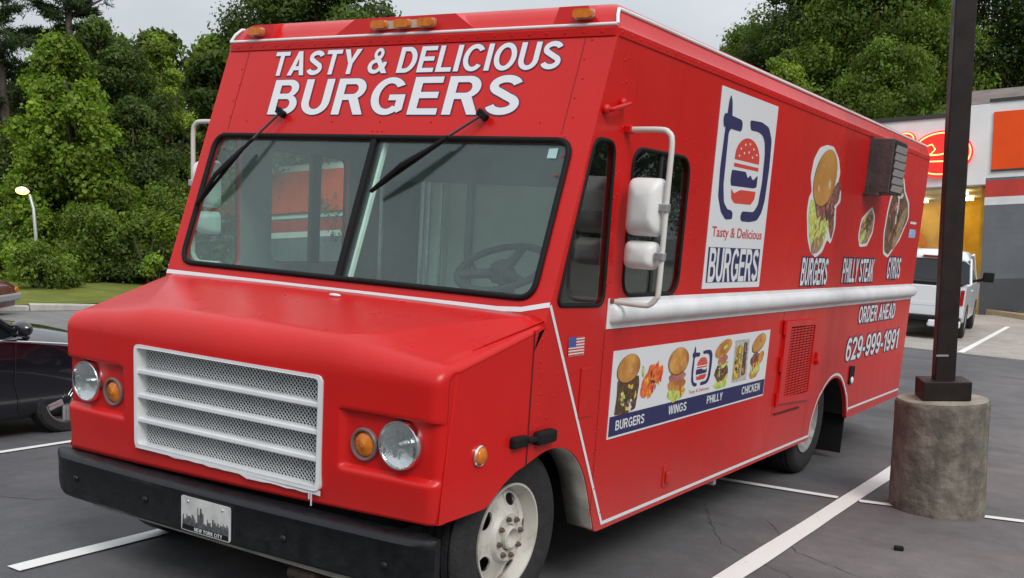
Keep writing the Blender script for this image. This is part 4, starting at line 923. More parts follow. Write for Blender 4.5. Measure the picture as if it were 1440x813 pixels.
# grille
def FN(u, v, d): return (u, YF + .028 * (u / 1.1) ** 2 - d, v)
go = MB().prism(rpoly([(-.556, 1.080), (.556, 1.080), (.556, .614), (-.556, .614)], .03, 5), [rpoly([(-.538, 1.066), (.538, 1.066), (.538, .632), (-.538, .632)], .022, 4)], FN, -.062, .009).obj('grille_frame', WHITE, TK, bevel=.003)
for k in range(3):
    z = .960 - k * .109
    sl = MB(); sl.prism([(-.54, z + .011), (.54, z + .011), (.54, z - .011), (-.54, z - .011)], [], FN, -.058, .004); sl.obj('slat', WHITE, go, bevel=.005)
gm = MB(); px_, pz_ = .0195, .0104; t_ = .0026
nzr = 43; nx = 56
for r in range(nzr):
    z0 = 1.074 - r * pz_
    for c in range(nx):
        x0 = -.542 + c * px_ + (r % 2) * px_ / 2
        for sx in (-1, 1):
            a = Vector((x0, 0, z0)); b = Vector((x0 + sx * px_ / 2, 0, z0 - pz_)); yy = YF + .050
            dz = Vector((0, 0, t_ * .75))
            gm.add([(a + dz) + Vector((0, yy, 0)), (a - dz) + Vector((0, yy, 0)), (b - dz) + Vector((0, yy, 0)), (b + dz) + Vector((0, yy, 0)), (a + dz) + Vector((0, yy + .004, 0)), (b + dz) + Vector((0, yy + .004, 0))], [(0, 1, 2, 3), (0, 3, 5, 4)])
stuff(gm.obj('grille_mesh', WHITE, TK))
MB().bb(-.548, .548, YF + .064, YF + .068, .63, 1.07).obj('grille_backing', DARK, TK)
# overspray and drips under the grille
dr = MB(); random.seed(5)
bl = [(-.558 + k * .0446, .610 + random.uniform(-.003, .003) - (.010 if k > 15 else .0)) for k in range(26)]
dr.prism([(-.557, .618)] + bl + [(.557, .618)], [], FN, .0, -.0005 + .0035, back=False)
for xx, l in ((.50, .035), (.512, .06)): dr.prism([(xx - .003, .61), (xx + .003, .61), (xx + .002, .61 - l), (xx - .002, .61 - l)], [], FN, .0, .004, back=False)
dr.obj('paint_drips', DECALW, go)
# headlights
for sx in (-1, 1):
    cx, cz = sx * .927, .862; yb = YF + .028 * (cx / 1.1) ** 2 + .016
    M = Matrix.Translation((cx, yb, cz)) @ Matrix.Rotation(R_(90), 4, 'X')
    h = MB().lathe([(.098, -.03), (.097, .012), (.093, .020), (.088, .020), (.084, .010)], M, 40).obj('headlight', CHROME, TK, smooth=40)
    MB().lathe([(.087, .013), (.07, .004), (.045, -.004), (.0, -.008)], M, 36).obj('reflector', LENS, h, smooth=60)
    MB().lathe([(.088, .016), (.075, .024), (.05, .031), (.025, .034), (.0, .035)], M, 36).obj('lens', CGLASS, h, smooth=60)
    MB().cyl((cx, yb + .006, cz), (cx, yb - .016, cz), .012, .010, 12).obj('bulb', LENS, h, smooth=60)
    fl = MB()
    for k in range(7): fl.bb(cx - .08 + k * .0265 - .0012, cx - .08 + k * .0265 + .0012, yb - .0335 + .12 * (-.08 + k * .0265) ** 2 * 13, yb - .012, cz - .04, cz + .035)
    fl.obj('lens_flutes', CGLASS, h)
    MB().bb(cx - .012, cx + .012, yb - .012, yb + .01, cz + .094, cz + .106).obj('adjuster', BLACKR, h)
    tx, tz = sx * .748, .835; yb2 = YF + .028 * (tx / 1.1) ** 2 + .030
    M = Matrix.Translation((tx, yb2, tz)) @ Matrix.Rotation(R_(90), 4, 'X')
    s_ = MB().lathe([(.066, -.01), (.066, .010), (.060, .016), (.053, .014), (.050, -.012), (.0, -.014)], M, 32).obj('turn_signal', mat('bezel_grey', (.16, .11, .11), rough=.4), TK, smooth=40)
    MB().lathe([(.048, -.012), (.047, .004), (.036, .012), (.012, .015), (.010, .018), (.0, .018)], M, 32).obj('lens', AMBER, s_, smooth=50)
    hx = hw_(-.813); M = Matrix.Translation((sx * hx, -.813, .818)) @ Matrix.Rotation(R_(90) * sx, 4, 'Y')
    s_ = MB().lathe([(.043, -.004), (.043, .006), (.038, .011), (.034, .008)], M, 28).obj('side_marker', CHROME, TK, smooth=40)
    MB().lathe([(.034, .004), (.034, .014), (.026, .022), (.0, .024)], M, 28).obj('lens', AMBER, s_, smooth=50)
    # rubber hood latch
    l_ = MB(); l_.bb(sx * 1.140 - .018, sx * 1.140 + .030, -.625, -.52, .820, .868); lo = l_.obj('hood_latch', BLACKR, TK, bevel=.012)
    MB().bb(sx * 1.165 - .018, sx * 1.165 + .014, -.53, -.44, .835, .856).obj('latch_strap', BLACKR, lo, bevel=.006)
    MB().bb(sx * 1.155 - .02, sx * 1.155 + .032, -.465, -.315, .815, .872).obj('latch_handle', BLACKR, lo, bevel=.014)
MB().ellipsoid((.10, -.52, 1.340), (.035, .012, .008)).obj('washer_nozzle', WHITE, TK, smooth=60)
# bumper
def by(x): return -1.150 + .030 * (x / 1.12) ** 2 + .045 * max(0, (abs(x) - .98) / .16) ** 2
prof = [(.10, .524), (.02, .524), (.0, .516), (-.012, .499), (-.004, .483), (.0, .472), (.004, .39), (.0, .325), (.012, .312), (.06, .308), (.10, .312)]
bx = [-1.135, -1.13, -1.11, -1.08, -1.04, -.98] + [-.9 + .1 * k for k in range(19)] + [.98, 1.04, 1.08, 1.11, 1.125, 1.13]
bp_ = MB(); rows = []
for x in bx:
    e = max(0, (abs(x) - 1.04) / .10); row = []
    for dy, z in prof:
        zz = (z if z > .45 else z + (.065 if x < 0 else .03) * e ** 2) + .008 * x
        row.append((x, by(x) + dy * (1 - .75 * min(1, e)), zz))
    rows.append(row)
bp_.grid(rows); bp_.poly(rows[0]); bp_.poly(rows[-1][::-1])
BP = bp_.obj('front_bumper', BUMPER, TK, smooth=40, fixn=True, merge=.0004)
for x in (-.93, -.42, .42, .93): MB().ellipsoid((x, by(x) + .001, .405), (.016, .010, .016), 10, 6).obj('bolt', BUMPER, BP, smooth=60)
MB().bb(-.85, .85, -1.10, -1.04, .285, .312).obj('bumper_bracket', LINER, TK)
MB().bb(.40, .56, -1.11, -.98, .225, .275).obj('tow_hook', mat('rusty_iron', (.028, .017, .012), rough=.9, var=.4, vscale=20, bump=.3), TK, bevel=.02)
# licence plate with city skyline print
PLT = mat('plate_grey', (.55, .55, .54), rough=.4, var=.15, vscale=14)
FP = lambda u, v, d: (u, by(u) - .005 - d, v)
pl = MB().prism(rpoly([(-.170, .478), (.130, .478), (.130, .325), (-.170, .325)], .012, 3), [], FP, -.004, .002).obj('licence_plate', PLT, TK, bevel=.001)
sk = MB(); random.seed(12)
x = -.16
while x < .12:
    w__ = random.uniform(.006, .016); h = random.uniform(.02, .055) + (.035 if -.075 < x < -.035 else 0)
    sk.prism([(x, .352), (x + w__, .352), (x + w__ * .8, .352 + h), (x + w__ * .2, .352 + h)], [], FP, 0, .0028, back=False, walls=False); x += w__ * .8
sk.obj('skyline_print', mat('print_dark', (.09, .09, .09), rough=.5, var=.5, vscale=60), pl)
MB().prism([(-.162, .352), (.122, .352), (.122, .330), (-.162, .330)], [], FP, 0, .0030, back=False, walls=False).obj('caption_band', BLACKR, pl)
for x in (-.125, .085): MB().ellipsoid((x, by(x) - .008, .457), (.006, .004, .006), 8, 5).obj('plate_bolt', ALU, pl, smooth=60)
# ---- wheels
def truck_wheel(c, R, sx, rear=False):
    M = Matrix.Translation(c) @ Matrix.Rotation(R_(90) * sx, 4, 'Y')     # local z = outwards
    h = .105; rr = .232
    prof = [(rr, -h * .95), (R * .86, -h * 1.02), (R * .97, -h * .82), (R, -h * .66)]
    for g in (-.42, -.14, .14, .42): prof += [(R, (g - .045) * h * 1.3), (R - .010, (g - .035) * h * 1.3), (R - .010, (g + .035) * h * 1.3), (R, (g + .045) * h * 1.3)]
    prof += [(R, h * .66), (R * .97, h * .82), (R * .93, h * .96), (R * .86, h * 1.02), (R * .74, h * .98), (rr * 1.06, h * .86), (rr, h * .84)]
    w_ = MB().lathe(prof, M, 64).obj('rear_wheel' if rear else 'front_wheel', TYRE, TK, smooth=35)
    m = STEELD if rear else STEEL
    MB().lathe([(rr * 1.01, h * .83), (rr * 1.015, h * .93), (rr * .975, h * .93), (rr * .955, h * .80), (rr * .90, h * .55), (rr * .87, h * .1), (rr * .87, -h * .9)], M, 56).obj('rim', m, w_, smooth=40)
    dsk = [(.205, -.055), (.185, -.05), (.15, -.03), (.105, -.018), (.06, -.018)] if rear else [(.207, .035), (.195, .050), (.165, .066), (.125, .075), (.105, .080), (.052, .080)]
    def hz_(r):
        for (r0, z0), (r1, z1) in zip(dsk, dsk[1:]):
            if r <= r0 and r >= r1: return z0 + (z1 - z0) * (r0 - r) / (r0 - r1 + 1e-9)
        return dsk[0][1] if r > dsk[0][0] else dsk[-1][1]
    nh = 8 if rear else 5; a0 = R_(20)
    holes = []
    for k in range(nh):
        a = a0 + 2 * math.pi * k / nh; rc = .160
        hh = []
        for j in range(16):
            t = 2 * math.pi * j / 16; rx = rc + (.021 if rear else .027) * math.cos(t); ta = (.030 if rear else .043) * math.sin(t); hh.append((rx * math.cos(a) - ta * math.sin(a), rx * math.sin(a) + ta * math.cos(a)))
        holes.append(hh)
    circ = lambda r, n=56: [(r * math.cos(2 * math.pi * k / n), r * math.sin(2 * math.pi * k / n)) for k in range(n)]
    fw = lambda u, v, d: M @ Vector((u, v, hz_(math.hypot(u, v)) + d))
    d = MB().prism(circ(.206), [circ(.118)] + holes, fw, -.008, 0).obj('wheel_disc', m, w_, smooth=45, fixn=True)
    MB().lathe([(.120, hz_(.118) - .004), (.112, hz_(.11) + .010), (.104, hz_(.105) + .016), (.058, hz_(.06) + .014), (.055, hz_(.06) - .02)], M, 40).obj('hub_plate', m, w_, smooth=40)
    MB().lathe([(.055, hz_(.06) - .01), (.052, hz_(.06) + .03), (.042, hz_(.06) + .036), (.036, hz_(.06) - .0), (.0, hz_(.06) - .0)], M, 28).obj('hub', m, w_, smooth=40)
    for k in range(8):
        a = 2 * math.pi * k / 8 + .2; p = Vector((.083 * math.cos(a), .083 * math.sin(a), hz_(.085) + .012))
        MB().cyl(M @ p, M @ (p + Vector((0, 0, .015))), .0135, .0125, 6).cyl(M @ (p + Vector((0, 0, .015))), M @ (p + Vector((0, 0, .023))), .007, None, 8).obj('lug_nut', RUST, w_)
    MB().lathe([(rr * .86, -h * .55), (0, -h * .55)], M, 32).obj('brake_drum', DARK, w_)
    return w_
RW = .395
truck_wheel((.955, -.44, RW), RW, 1); truck_wheel((-.955, -.44, RW), RW, -1)
for sx in (-1, 1):
    truck_wheel((sx * .95, 3.72, RW), RW, sx, True)
    MB().lathe([(.23, -.1), (RW * .9, -.1), (RW, -.07), (RW, .07), (RW * .9, .1), (.23, .1)], Matrix.Translation((sx * .70, 3.72, RW)) @ Matrix.Rotation(R_(90), 4, 'Y'), 48, close=True).obj('inner_tyre', TYRE, TK, smooth=40)
MB().cyl((-.9, 3.72, RW), (.9, 3.72, RW), .08).obj('axle', DARK, TK); MB().cyl((-.9, -.44, RW), (.9, -.44, RW), .05).obj('axle', DARK, TK)
# wheel houses: inner liner sheets following each arch
for sx in (-1, 1):
    fa = [p for p in front_arch if p[0] > -.24]
    MB().grid([[(sx * 1.145, y, z) for y, z in fa], [(sx * 1.0, y + .02, z + .0) for y, z in fa]]).obj('wheelhouse_liner', LINER, TK, smooth=50, solid=.006)
    fb2 = [p for p in front_arch if p[0] <= -.22]
    MB().grid([[(sx * 1.14, y, z) for y, z in fb2], [(sx * .70, y, z + .06) for y, z in fb2]]).obj('wheelhouse_top', DARK, TK, smooth=50)
    MB().grid([[(sx * 1.12, y, z + .012) for y, z in rear_arch], [(sx * .5, y, z + .03) for y, z in rear_arch]]).obj('wheelhouse_rear', DARK, TK, smooth=50)
    MB().bb(sx * .86 - .26, sx * .86 + .26, 4.47, 4.48, .055, .44).obj('mud_flap', BLACKR, TK, bevel=.01)
    MB().bb(sx * .45 - .02, sx * .45 + .02, 3.2, 4.45, .45, .75).obj('wheelhouse_wall', DARK, TK)
rbm = MB(); rbm.bb(-1.0, 1.0, 6.16, 6.28, .30, .40); rbm.bb(-1.08, -.9, 6.0, 6.2, .33, .38); rbm.bb(.9, 1.08, 5.2, 6.2, .33, .375); rbm.obj('rear_bumper', BUMPER, TK, bevel=.01)
MB().box((1.06, 1.68, .29), (.16, .04, .03)).obj('tank_bracket', ALU, TK); MB().box((1.0, 1.66, .31), (.03, .03, .08)).obj('tank_bracket', ALU, TK)

# ---- rub rail
for sx in (-1, 1):
    MB().bb(min(sx * W, sx * (W + .006)), max(sx * W, sx * (W + .006)), .105, 6.125, 1.268, 1.405).obj('rail_backing', WHITE, TK, bevel=.002)
    pr = [(.004, 1.385), (.028, 1.380), (.046, 1.362), (.052, 1.338), (.046, 1.314), (.028, 1.296), (.004, 1.291)]
    rows = []
    for y, f in [(.122, .15), (.126, .6), (.135, .88), (.15, 1.), (.185, 1.), (.188, .985), (.191, 1.)] + [(.3 + .5 * k, 1.) for k in range(12)] + [(6.10, 1.), (6.118, .8)]:
        rows.append([(sx * (W + a * f), y, 1.338 + (z - 1.338) * (.5 + .5 * f)) for a, z in pr])
    r_ = MB(); r_.grid(rows); r_.poly(rows[0]); r_.poly(rows[-1]); r_.obj('rub_rail', WHITE, TK, smooth=35, fixn=True)
    MB().box((sx * 1.155, .152, 1.395), (.02, .07, .02)).obj('bracket_foot', mat('foot_red', (.22, .03, .03), rough=.6), TK, bevel=.004)
    # ---- mirror bracket with two mirrors
    by_ = .150 if sx > 0 else -.05; ox = 1.372
    path = [(1.15, by_, 2.135), (1.20, by_, 2.137), (ox - .055, by_, 2.137), (ox - .02, by_, 2.125), (ox, by_, 2.085), (ox, by_, 1.9), (ox, by_, 1.48), (ox - .008, by_, 1.425), (ox - .035, by_, 1.395), (1.30, by_, 1.388), (1.155, by_, 1.392)]
    br = MB().tube([(sx * p[0], p[1], p[2]) for p in catmull(path, 3)], .0125, 10).obj('mirror_bracket', TUBEW, TK, smooth=60)
    MB().box((sx * 1.165, by_, 2.136), (.035, .045, .034)).obj('bracket_foot', RED, br, bevel=.006)
    for z0, z1, x0, x1, dp in ((1.690, 1.935, 1.185, 1.350, .085), (1.545, 1.665, 1.185, 1.345, .065)):
        rows = []; m = 20
        for f, sc_ in ((0., 1.), (.012, 1.02), (.35, .99), (.62, .90), (.85, .72), (1., .42)):
            pts = rpoly([(x0, z0), (x1, z0), (x1, z1), (x0, z1)], .035, 5); cxm, czm = (x0 + x1) / 2 + .02 * f, (z0 + z1) / 2
            rows.append([(sx * (cxm + (p[0] - cxm) * sc_), by_ + .03 - dp * f, czm + (p[1] - czm) * sc_) for p in pts])
        mb = MB(); mb.grid([r + [r[0]] for r in rows]); mb.poly(rows[-1]); mo = mb.obj('mirror_housing', MIRRORW, br, smooth=45, fixn=True, merge=.0003)
        MB().poly([(p[0], by_ + .029, p[2]) for p in rows[0]]).obj('mirror_glass', MIRRORG, mo)
        MB().box((sx * (ox - .006), by_ - .004, (z0 + z1) / 2), (.045, .034, .035)).obj('clamp', ALU, mo, bevel=.004)
    MB().tube([(sx * 1.15, -.07, 2.195), (sx * 1.19, -.065, 2.195), (sx * 1.195, .0, 2.215), (sx * 1.195, .075, 2.235), (sx * 1.15, .08, 2.24)], .010, 8).obj('grab_handle', RED, TK, smooth=60)
    for yy, zz in ((-.068, 2.195), (.078, 2.238)): MB().ellipsoid((sx * 1.16, yy, zz), (.02, .022, .022), 10, 6).obj('handle_foot', RED, TK, smooth=60)

# ---- driver's side fittings
vd = MB().prism(rpoly([(2.60, 1.205), (3.29, 1.195), (3.29, .625), (2.60, .665)], .01, 2), [rpoly([(2.70, 1.165), (3.22, 1.158), (3.22, .685), (2.70, .700)], .01, 2)], SD, 0, .018).obj('vent_door', RED, TK, bevel=.004)
vs = MB().prism([(2.70, 1.165), (3.22, 1.158), (3.22, .685), (2.70, .700)], [], SD, 0, .004); vs.obj('vent_backing', mat('vent_dark', (.10, .006, .006), rough=.8), vd)
lv = MB()
for r in range(26):
    z = 1.152 - r * .0178
    for c in range(7):
        y0 = 2.708 + c * .0735; lv.bb(W + .004, W + .013, y0, y0 + .062, z - .0105, z)
stuff(lv.obj('vent_louvres', RED, vd))
for z in (1.165, .925, .69): MB().tube([(W + .012, 2.585, z - .045), (W + .012, 2.585, z + .045)], .014, 8).obj('hinge', RED, vd, smooth=50); 
hp = MB(); hp.box((W + .02, 3.325, .915), (.03, .05, .09)); hp.cyl((W, 3.315, .90), (W + .045, 3.315, .90), .022, None, 10); hp.obj('door_latch', RED, vd, bevel=.004)
MB().tube([(W + .003, 2.585, .595), (W + .003, 3.10, .588)], .007, 6).obj('lower_seam', mat('seam_dark', (.08, .004, .004), rough=.8), TK)
SEAM = mat('seam_red', (.20, .006, .006), rough=.7)
for pa in ([(2.575, 1.262), (2.545, .58)], [(3.30, .58), (3.24, .33)], [(.10, 1.26), (.10, .33)]): ribbon(MB(), pa, .004, SD, .0012).obj('panel_seam', SEAM, TK)
b = MB(); b.bb(W, W + .006, -.095, .028, .885, 1.108); b.obj('door_pull', RED, TK, bevel=.003)
o = MB().prism(rpoly([(.885, .52), (.985, .52), (.985, .40), (.885, .40)], .012, 3), [], SD, 0, .007).obj('fuel_flap', RED, TK, bevel=.003); MB().bb(W + .007, W + .022, .905, .96, .42, .48).obj('flap_latch', RED, o, bevel=.008)
o = MB().prism(rpoly([(4.31, .785), (4.45, .775), (4.45, .635), (4.32, .635)], .02, 3), [], SD, 0, .01).obj('side_lamp_plate', BLACKR, TK, bevel=.003); MB().ellipsoid((W + .012, 4.385, .665), (.012, .03, .03), 10, 6).obj('plate_lamp', MIRRORW, o, smooth=60)
# exhaust fan box
fbx = MB().bb(W, W + .165, 4.13, 4.52, 2.105, 2.495).obj('fan_box', LAMPBOX, TK, bevel=.006)
MB().bb(W + .165, W + .172, 4.15, 4.50, 2.12, 2.48).obj('fan_opening', DARK, fbx)
for k in range(6):
    z = 2.145 + k * .057; MB().box((W + .176, 4.325, z), (.004, .33, .046), Matrix.Rotation(R_(14), 3, 'Y')).obj('louvre', ALU, fbx)
MB().bb(W, W + .02, 4.09, 4.14, 2.08, 2.51).obj('fan_flange', LAMPBOX, fbx); MB().bb(W, W + .10, 4.05, 4.2, 2.085, 2.105).obj('fan_foot', LAMPBOX, fbx)

# ---- pinstripe
ps = MB()
ribbon(ps, [(-W + .0, 1.352), (.9, 1.352), (1.02, 1.360), (1.13, 1.386), (W - .0, 1.390)], .020, FR, .002)
ps.obj('pinstripe', DECALW, TK)
for fn in (SD, SP):
    s1 = [(-.398, 1.388), (.222, .342), (3.418, .342)] + [(y - (.02 if y < 3.6 else 0) + (.018 if y > 4.3 else 0), z + .026) for y, z in rear_arch[3:-1]] + [(4.425, .432), (6.115, .432)]
    ribbon(MB(), s1, .018, fn, .002).obj('pinstripe', DECALW, TK)

# ---- lettering
def text2d(body, bold):
    cu = bpy.data.curves.new('txt', 'FONT'); cu.body = body; cu.size = 1; cu.offset = bold; cu.resolution_u = 4; cu.space_character = 1.0
    o = bpy.data.objects.new('txt', cu); COL.objects.link(o); dg = bpy.context.evaluated_depsgraph_get(); dg.update()
    me = bpy.data.meshes.new_from_object(o.evaluated_get(dg)); v = [(p.co.x, p.co.y) for p in me.vertices]; f = [tuple(p.vertices) for p in me.polygons]
    bpy.data.objects.remove(o, do_unlink=True); bpy.data.meshes.remove(me); bpy.data.curves.remove(cu); return v, f
def lettering(body, u0, u1, v0, v1, fn, off, m, parent, name='lettering', bold=.022, outline=None, om=None, shear=0.):
    v, f = text2d(body, bold); x0 = min(p[0] for p in v); x1 = max(p[0] for p in v); y0 = min(p[1] for p in v); y1 = max(p[1] for p in v)
    tr = lambda p: (u0 + (p[0] - x0) / (x1 - x0) * (u1 - u0) + shear * (p[1] - y0) / (y1 - y0), v0 + (p[1] - y0) / (y1 - y0) * (v1 - v0))
    up_ = (Vector(fn(0, 0, 1)) - Vector(fn(0, 0, 0)))
    def put(vv, ff, o_, mm, nm):
        P = [Vector(fn(*tr(p), o_)) for p in vv]; F = []
        for t in ff:
            n = (P[t[1]] - P[t[0]]).cross(P[t[2]] - P[t[0]]); F.append(t if n.dot(up_) >= 0 else t[::-1])
        return MB().add(P, F).obj(nm, mm, parent)
    a = put(v, f, off, m, name)
    if outline:
        v2, f2 = text2d(body, bold + outline); put(v2, f2, off - .0012, om or NAVY, name + '_outline')
    return a

# ---- bold block capitals as outlines in a unit-height frame
def arc_(cx, cy, rx, ry, a0, a1, n=14): return [(cx + rx * math.cos(R_(a0 + (a1 - a0) * k / n)), cy + ry * math.sin(R_(a0 + (a1 - a0) * k / n))) for k in range(n + 1)]
def el_(cx, cy, rx, ry, n=30): return arc_(cx, cy, rx, ry, 0, 360, n)[:-1]
def stroke_(path, t):
    P = [Vector(p) for p in path]; A, B = [], []
    for i in range(len(P)):
        d0 = (P[i] - P[i - 1]).normalized() if i else None; d1 = (P[i + 1] - P[i]).normalized() if i < len(P) - 1 else None
        d = ((d0 or d1) + (d1 or d0)).normalized(); n = Vector((-d.y, d.x)); c = n.dot(Vector((-(d1 or d0).y, (d1 or d0).x))); n = n * (t / 2 / max(.35, c)); A.append((P[i] + n)[:]); B.append((P[i] - n)[:])
    return A + B[::-1]
six = [(el_(.35, .33, .35, .34), [el_(.35, .33, .16, .185)]), (stroke_(arc_(.40, .42, .305, .49, 188, 48, 16), .185), [])]
flip = lambda L: [(.70 - x, 1 - y) for x, y in L]
GL = {
 'A': (.80, [([(0, 0), (.30, 1), (.50, 1), (.80, 0), (.59, 0), (.525, .215), (.275, .215), (.21, 0)], [[(.325, .375), (.475, .375), (.40, .70)]])]),
 'B': (.74, [([(0, 0), (0, 1)] + arc_(.42, .745, .27, .255, 90, -62) + arc_(.44, .285, .30, .285, 62, -90), [[(.2, .60), (.2, .84)] + arc_(.40, .72, .10, .12, 90, -90), [(.2, .16), (.2, .445)] + arc_(.42, .3025, .12, .1425, 90, -90)])]),
 'C': (.80, [(arc_(.42, .5, .42, .51, 36, 324, 30) + arc_(.42, .5, .225, .345, 318, 42, 26), [])]),
 'D': (.76, [([(0, 0), (0, 1)] + arc_(.34, .5, .42, .5, 90, -90, 20), [[(.2, .165), (.2, .835)] + arc_(.33, .5, .225, .335, 90, -90, 18)])]),
 'E': (.68, [([(0, 0), (0, 1), (.66, 1), (.66, .835), (.2, .835), (.2, .60), (.62, .60), (.62, .435), (.2, .435), (.2, .165), (.68, .165), (.68, 0)], [])]),
 'G': (.84, [(arc_(.42, .5, .42, .51, 36, 318, 30) + arc_(.42, .5, .225, .345, 312, 42, 26), []), ([(.44, .54), (.82, .54), (.82, .13), (.70, .05), (.63, .12), (.63, .385), (.44, .385)], [])]),
 'H': (.74, [([(0, 0), (0, 1), (.2, 1), (.2, .60), (.54, .60), (.54, 1), (.74, 1), (.74, 0), (.54, 0), (.54, .43), (.2, .43), (.2, 0)], [])]),
 'I': (.2, [([(0, 0), (0, 1), (.2, 1), (.2, 0)], [])]),
 'K': (.79, [([(0, 0), (0, 1), (.2, 1), (.2, .56), (.53, 1), (.77, 1), (.44, .59), (.79, 0), (.55, 0), (.31, .44), (.2, .30), (.2, 0)], [])]),
 'L': (.62, [([(0, 0), (0, 1), (.2, 1), (.2, .165), (.62, .165), (.62, 0)], [])]),
 'N': (.74, [([(0, 0), (0, 1), (.2, 1), (.55, .36), (.55, 1), (.74, 1), (.74, 0), (.54, 0), (.19, .63), (.19, 0)], [])]),
 'O': (.84, [(el_(.42, .5, .42, .51, 36), [el_(.42, .5, .222, .342, 32)])]),
 'P': (.72, [([(0, 0), (0, 1)] + arc_(.42, .69, .30, .31, 90, -90) + [(.2, .38), (.2, 0)], [[(.2, .54), (.2, .84)] + arc_(.40, .69, .12, .15, 90, -90)])]),
 'R': (.79, [([(0, 0), (0, 1)] + arc_(.44, .715, .29, .285, 90, -62) + [(.79, 0), (.56, 0), (.36, .405), (.2, .405), (.2, 0)], [[(.2, .565), (.2, .84)] + arc_(.42, .7025, .12, .1375, 90, -90)])]),
 'S': (.70, [(stroke_(arc_(.35, .735, .25, .175, 14, 238, 16) + arc_(.355, .268, .262, .182, 62, -166, 18), .185), [])]),
 'T': (.70, [([(.25, 0), (.25, .835), (0, .835), (0, 1), (.70, 1), (.70, .835), (.45, .835), (.45, 0)], [])]),
 'U': (.74, [([(0, 1)] + arc_(.37, .37, .37, .38, 180, 360) + [(.74, 1), (.54, 1)] + arc_(.37, .37, .17, .215, 360, 180) + [(.2, 1)], [])]),
 'W': (1.12, [([(.21, 0), (0, 1), (.2, 1), (.325, .31), (.46, 1), (.66, 1), (.80, .31), (.92, 1), (1.12, 1), (.90, 0), (.70, 0), (.56, .70), (.42, 0)], [])]),
 'Y': (.78, [([(.29, 0), (.29, .42), (0, 1), (.235, 1), (.39, .61), (.545, 1), (.78, 1), (.49, .42), (.49, 0)], [])]),
 '&': (.86, [(el_(.37, .765, .21, .24), [el_(.37, .77, .075, .105)]), (el_(.32, .28, .32, .29), [el_(.33, .28, .15, .14)]), ([(.22, .66), (.40, .70), (.90, 0), (.66, 0)], []), (stroke_(arc_(.36, .42, .36, .34, -58, 4), .16), [])]),
 '1': (.46, [([(.24, 0), (.24, .74), (.02, .62), (.02, .79), (.18, .88), (.28, 1), (.44, 1), (.44, 0)], [])]),
 '2': (.70, [(stroke_(arc_(.34, .695, .25, .215, 172, -38, 16) + [(.15, .083), (.68, .083)], .18), [])]),
 '6': (.70, six), '9': (.70, [(flip(o_), [flip(h_) for h_ in hs_]) for o_, hs_ in six]),
 '-': (.38, [([(.02, .28), (.02, .45), (.36, .45), (.36, .28)], [])]), ' ': (.24, [])}
def offset_(L, d):
    ar = sum(a[0] * b[1] - b[0] * a[1] for a, b in zip(L, L[1:] + L[:1])); sg = 1 if ar > 0 else -1; out = []; m = len(L)
    for i in range(m):
        p0, p, p1 = Vector(L[i - 1]), Vector(L[i]), Vector(L[(i + 1) % m])
        if (p - p0).length < 1e-7 or (p1 - p).length < 1e-7: out.append(p[:]); continue
        a = (p - p0).normalized(); b = (p1 - p).normalized(); n0 = Vector((a.y, -a.x)) * sg; n1 = Vector((b.y, -b.x)) * sg; n = n0 + n1
        n = n0 if n.length < .3 else n / max(.55, n.dot(n0)) if True else n
        out.append((p + n * d * (1 if n.length else 0))[:])
    return out
def block(body, u0, u1, v0, v1, fn, off, m, parent, name='lettering', outline=.004, om=None, gap=.10):
    tw = sum(GL[c][0] for c in body) + gap * (len(body) - 1); sx = (u1 - u0) / tw; sz = v1 - v0; x = 0
    A, B = MB(), MB()
    for c in body:
        for k, (o_, hs) in enumerate(GL[c][1]):
            mp = lambda L: [(u0 + (x + p[0]) * sx, v0 + p[1] * sz) for p in L]
            A.prism(mp(o_), [mp(h) for h in hs], fn, off + k * .00025, off + k * .00025, back=False, walls=False)
            if outline: B.prism(offset_(mp(o_), outline), [offset_(mp(h), -outline) for h in hs], fn, off - .0015 + k * .00025, off - .0015 + k * .00025, back=False, walls=False)
        x += GL[c][0] + gap
    if outline: B.obj(name + '_outline', om or NAVY, parent)
    return stuff(A.obj(name, m, parent))
block('TASTY & DELICIOUS', -.795, .905, 2.362, 2.484, FR, .004, DECALW, TK)
block('BURGERS', -.745, .748, 2.165, 2.340, FR, .004, DECALW, TK, gap=.12)
block('BURGERS', 2.81, 3.395, 1.430, 1.610, SD, .004, DECALW, TK, outline=.010)
block('PHILLY STEAK', 3.77, 4.645, 1.440, 1.615, SD, .004, DECALW, TK, outline=.011)
block('GYROS', 5.09, 5.545, 1.458, 1.635, SD, .004, DECALW, TK, outline=.012)
block('ORDER AHEAD', 4.38, 5.56, 1.115, 1.247, SD, .004, DECALW, TK, outline=.010)
block('629-999-1991', 4.14, 5.83, .832, 1.012, SD, .004, DECALW, TK, outline=.011)
block('NEW YORK CITY', -.085, .085, .3335, .3495, FP, .0036, DECALW, pl, outline=0)
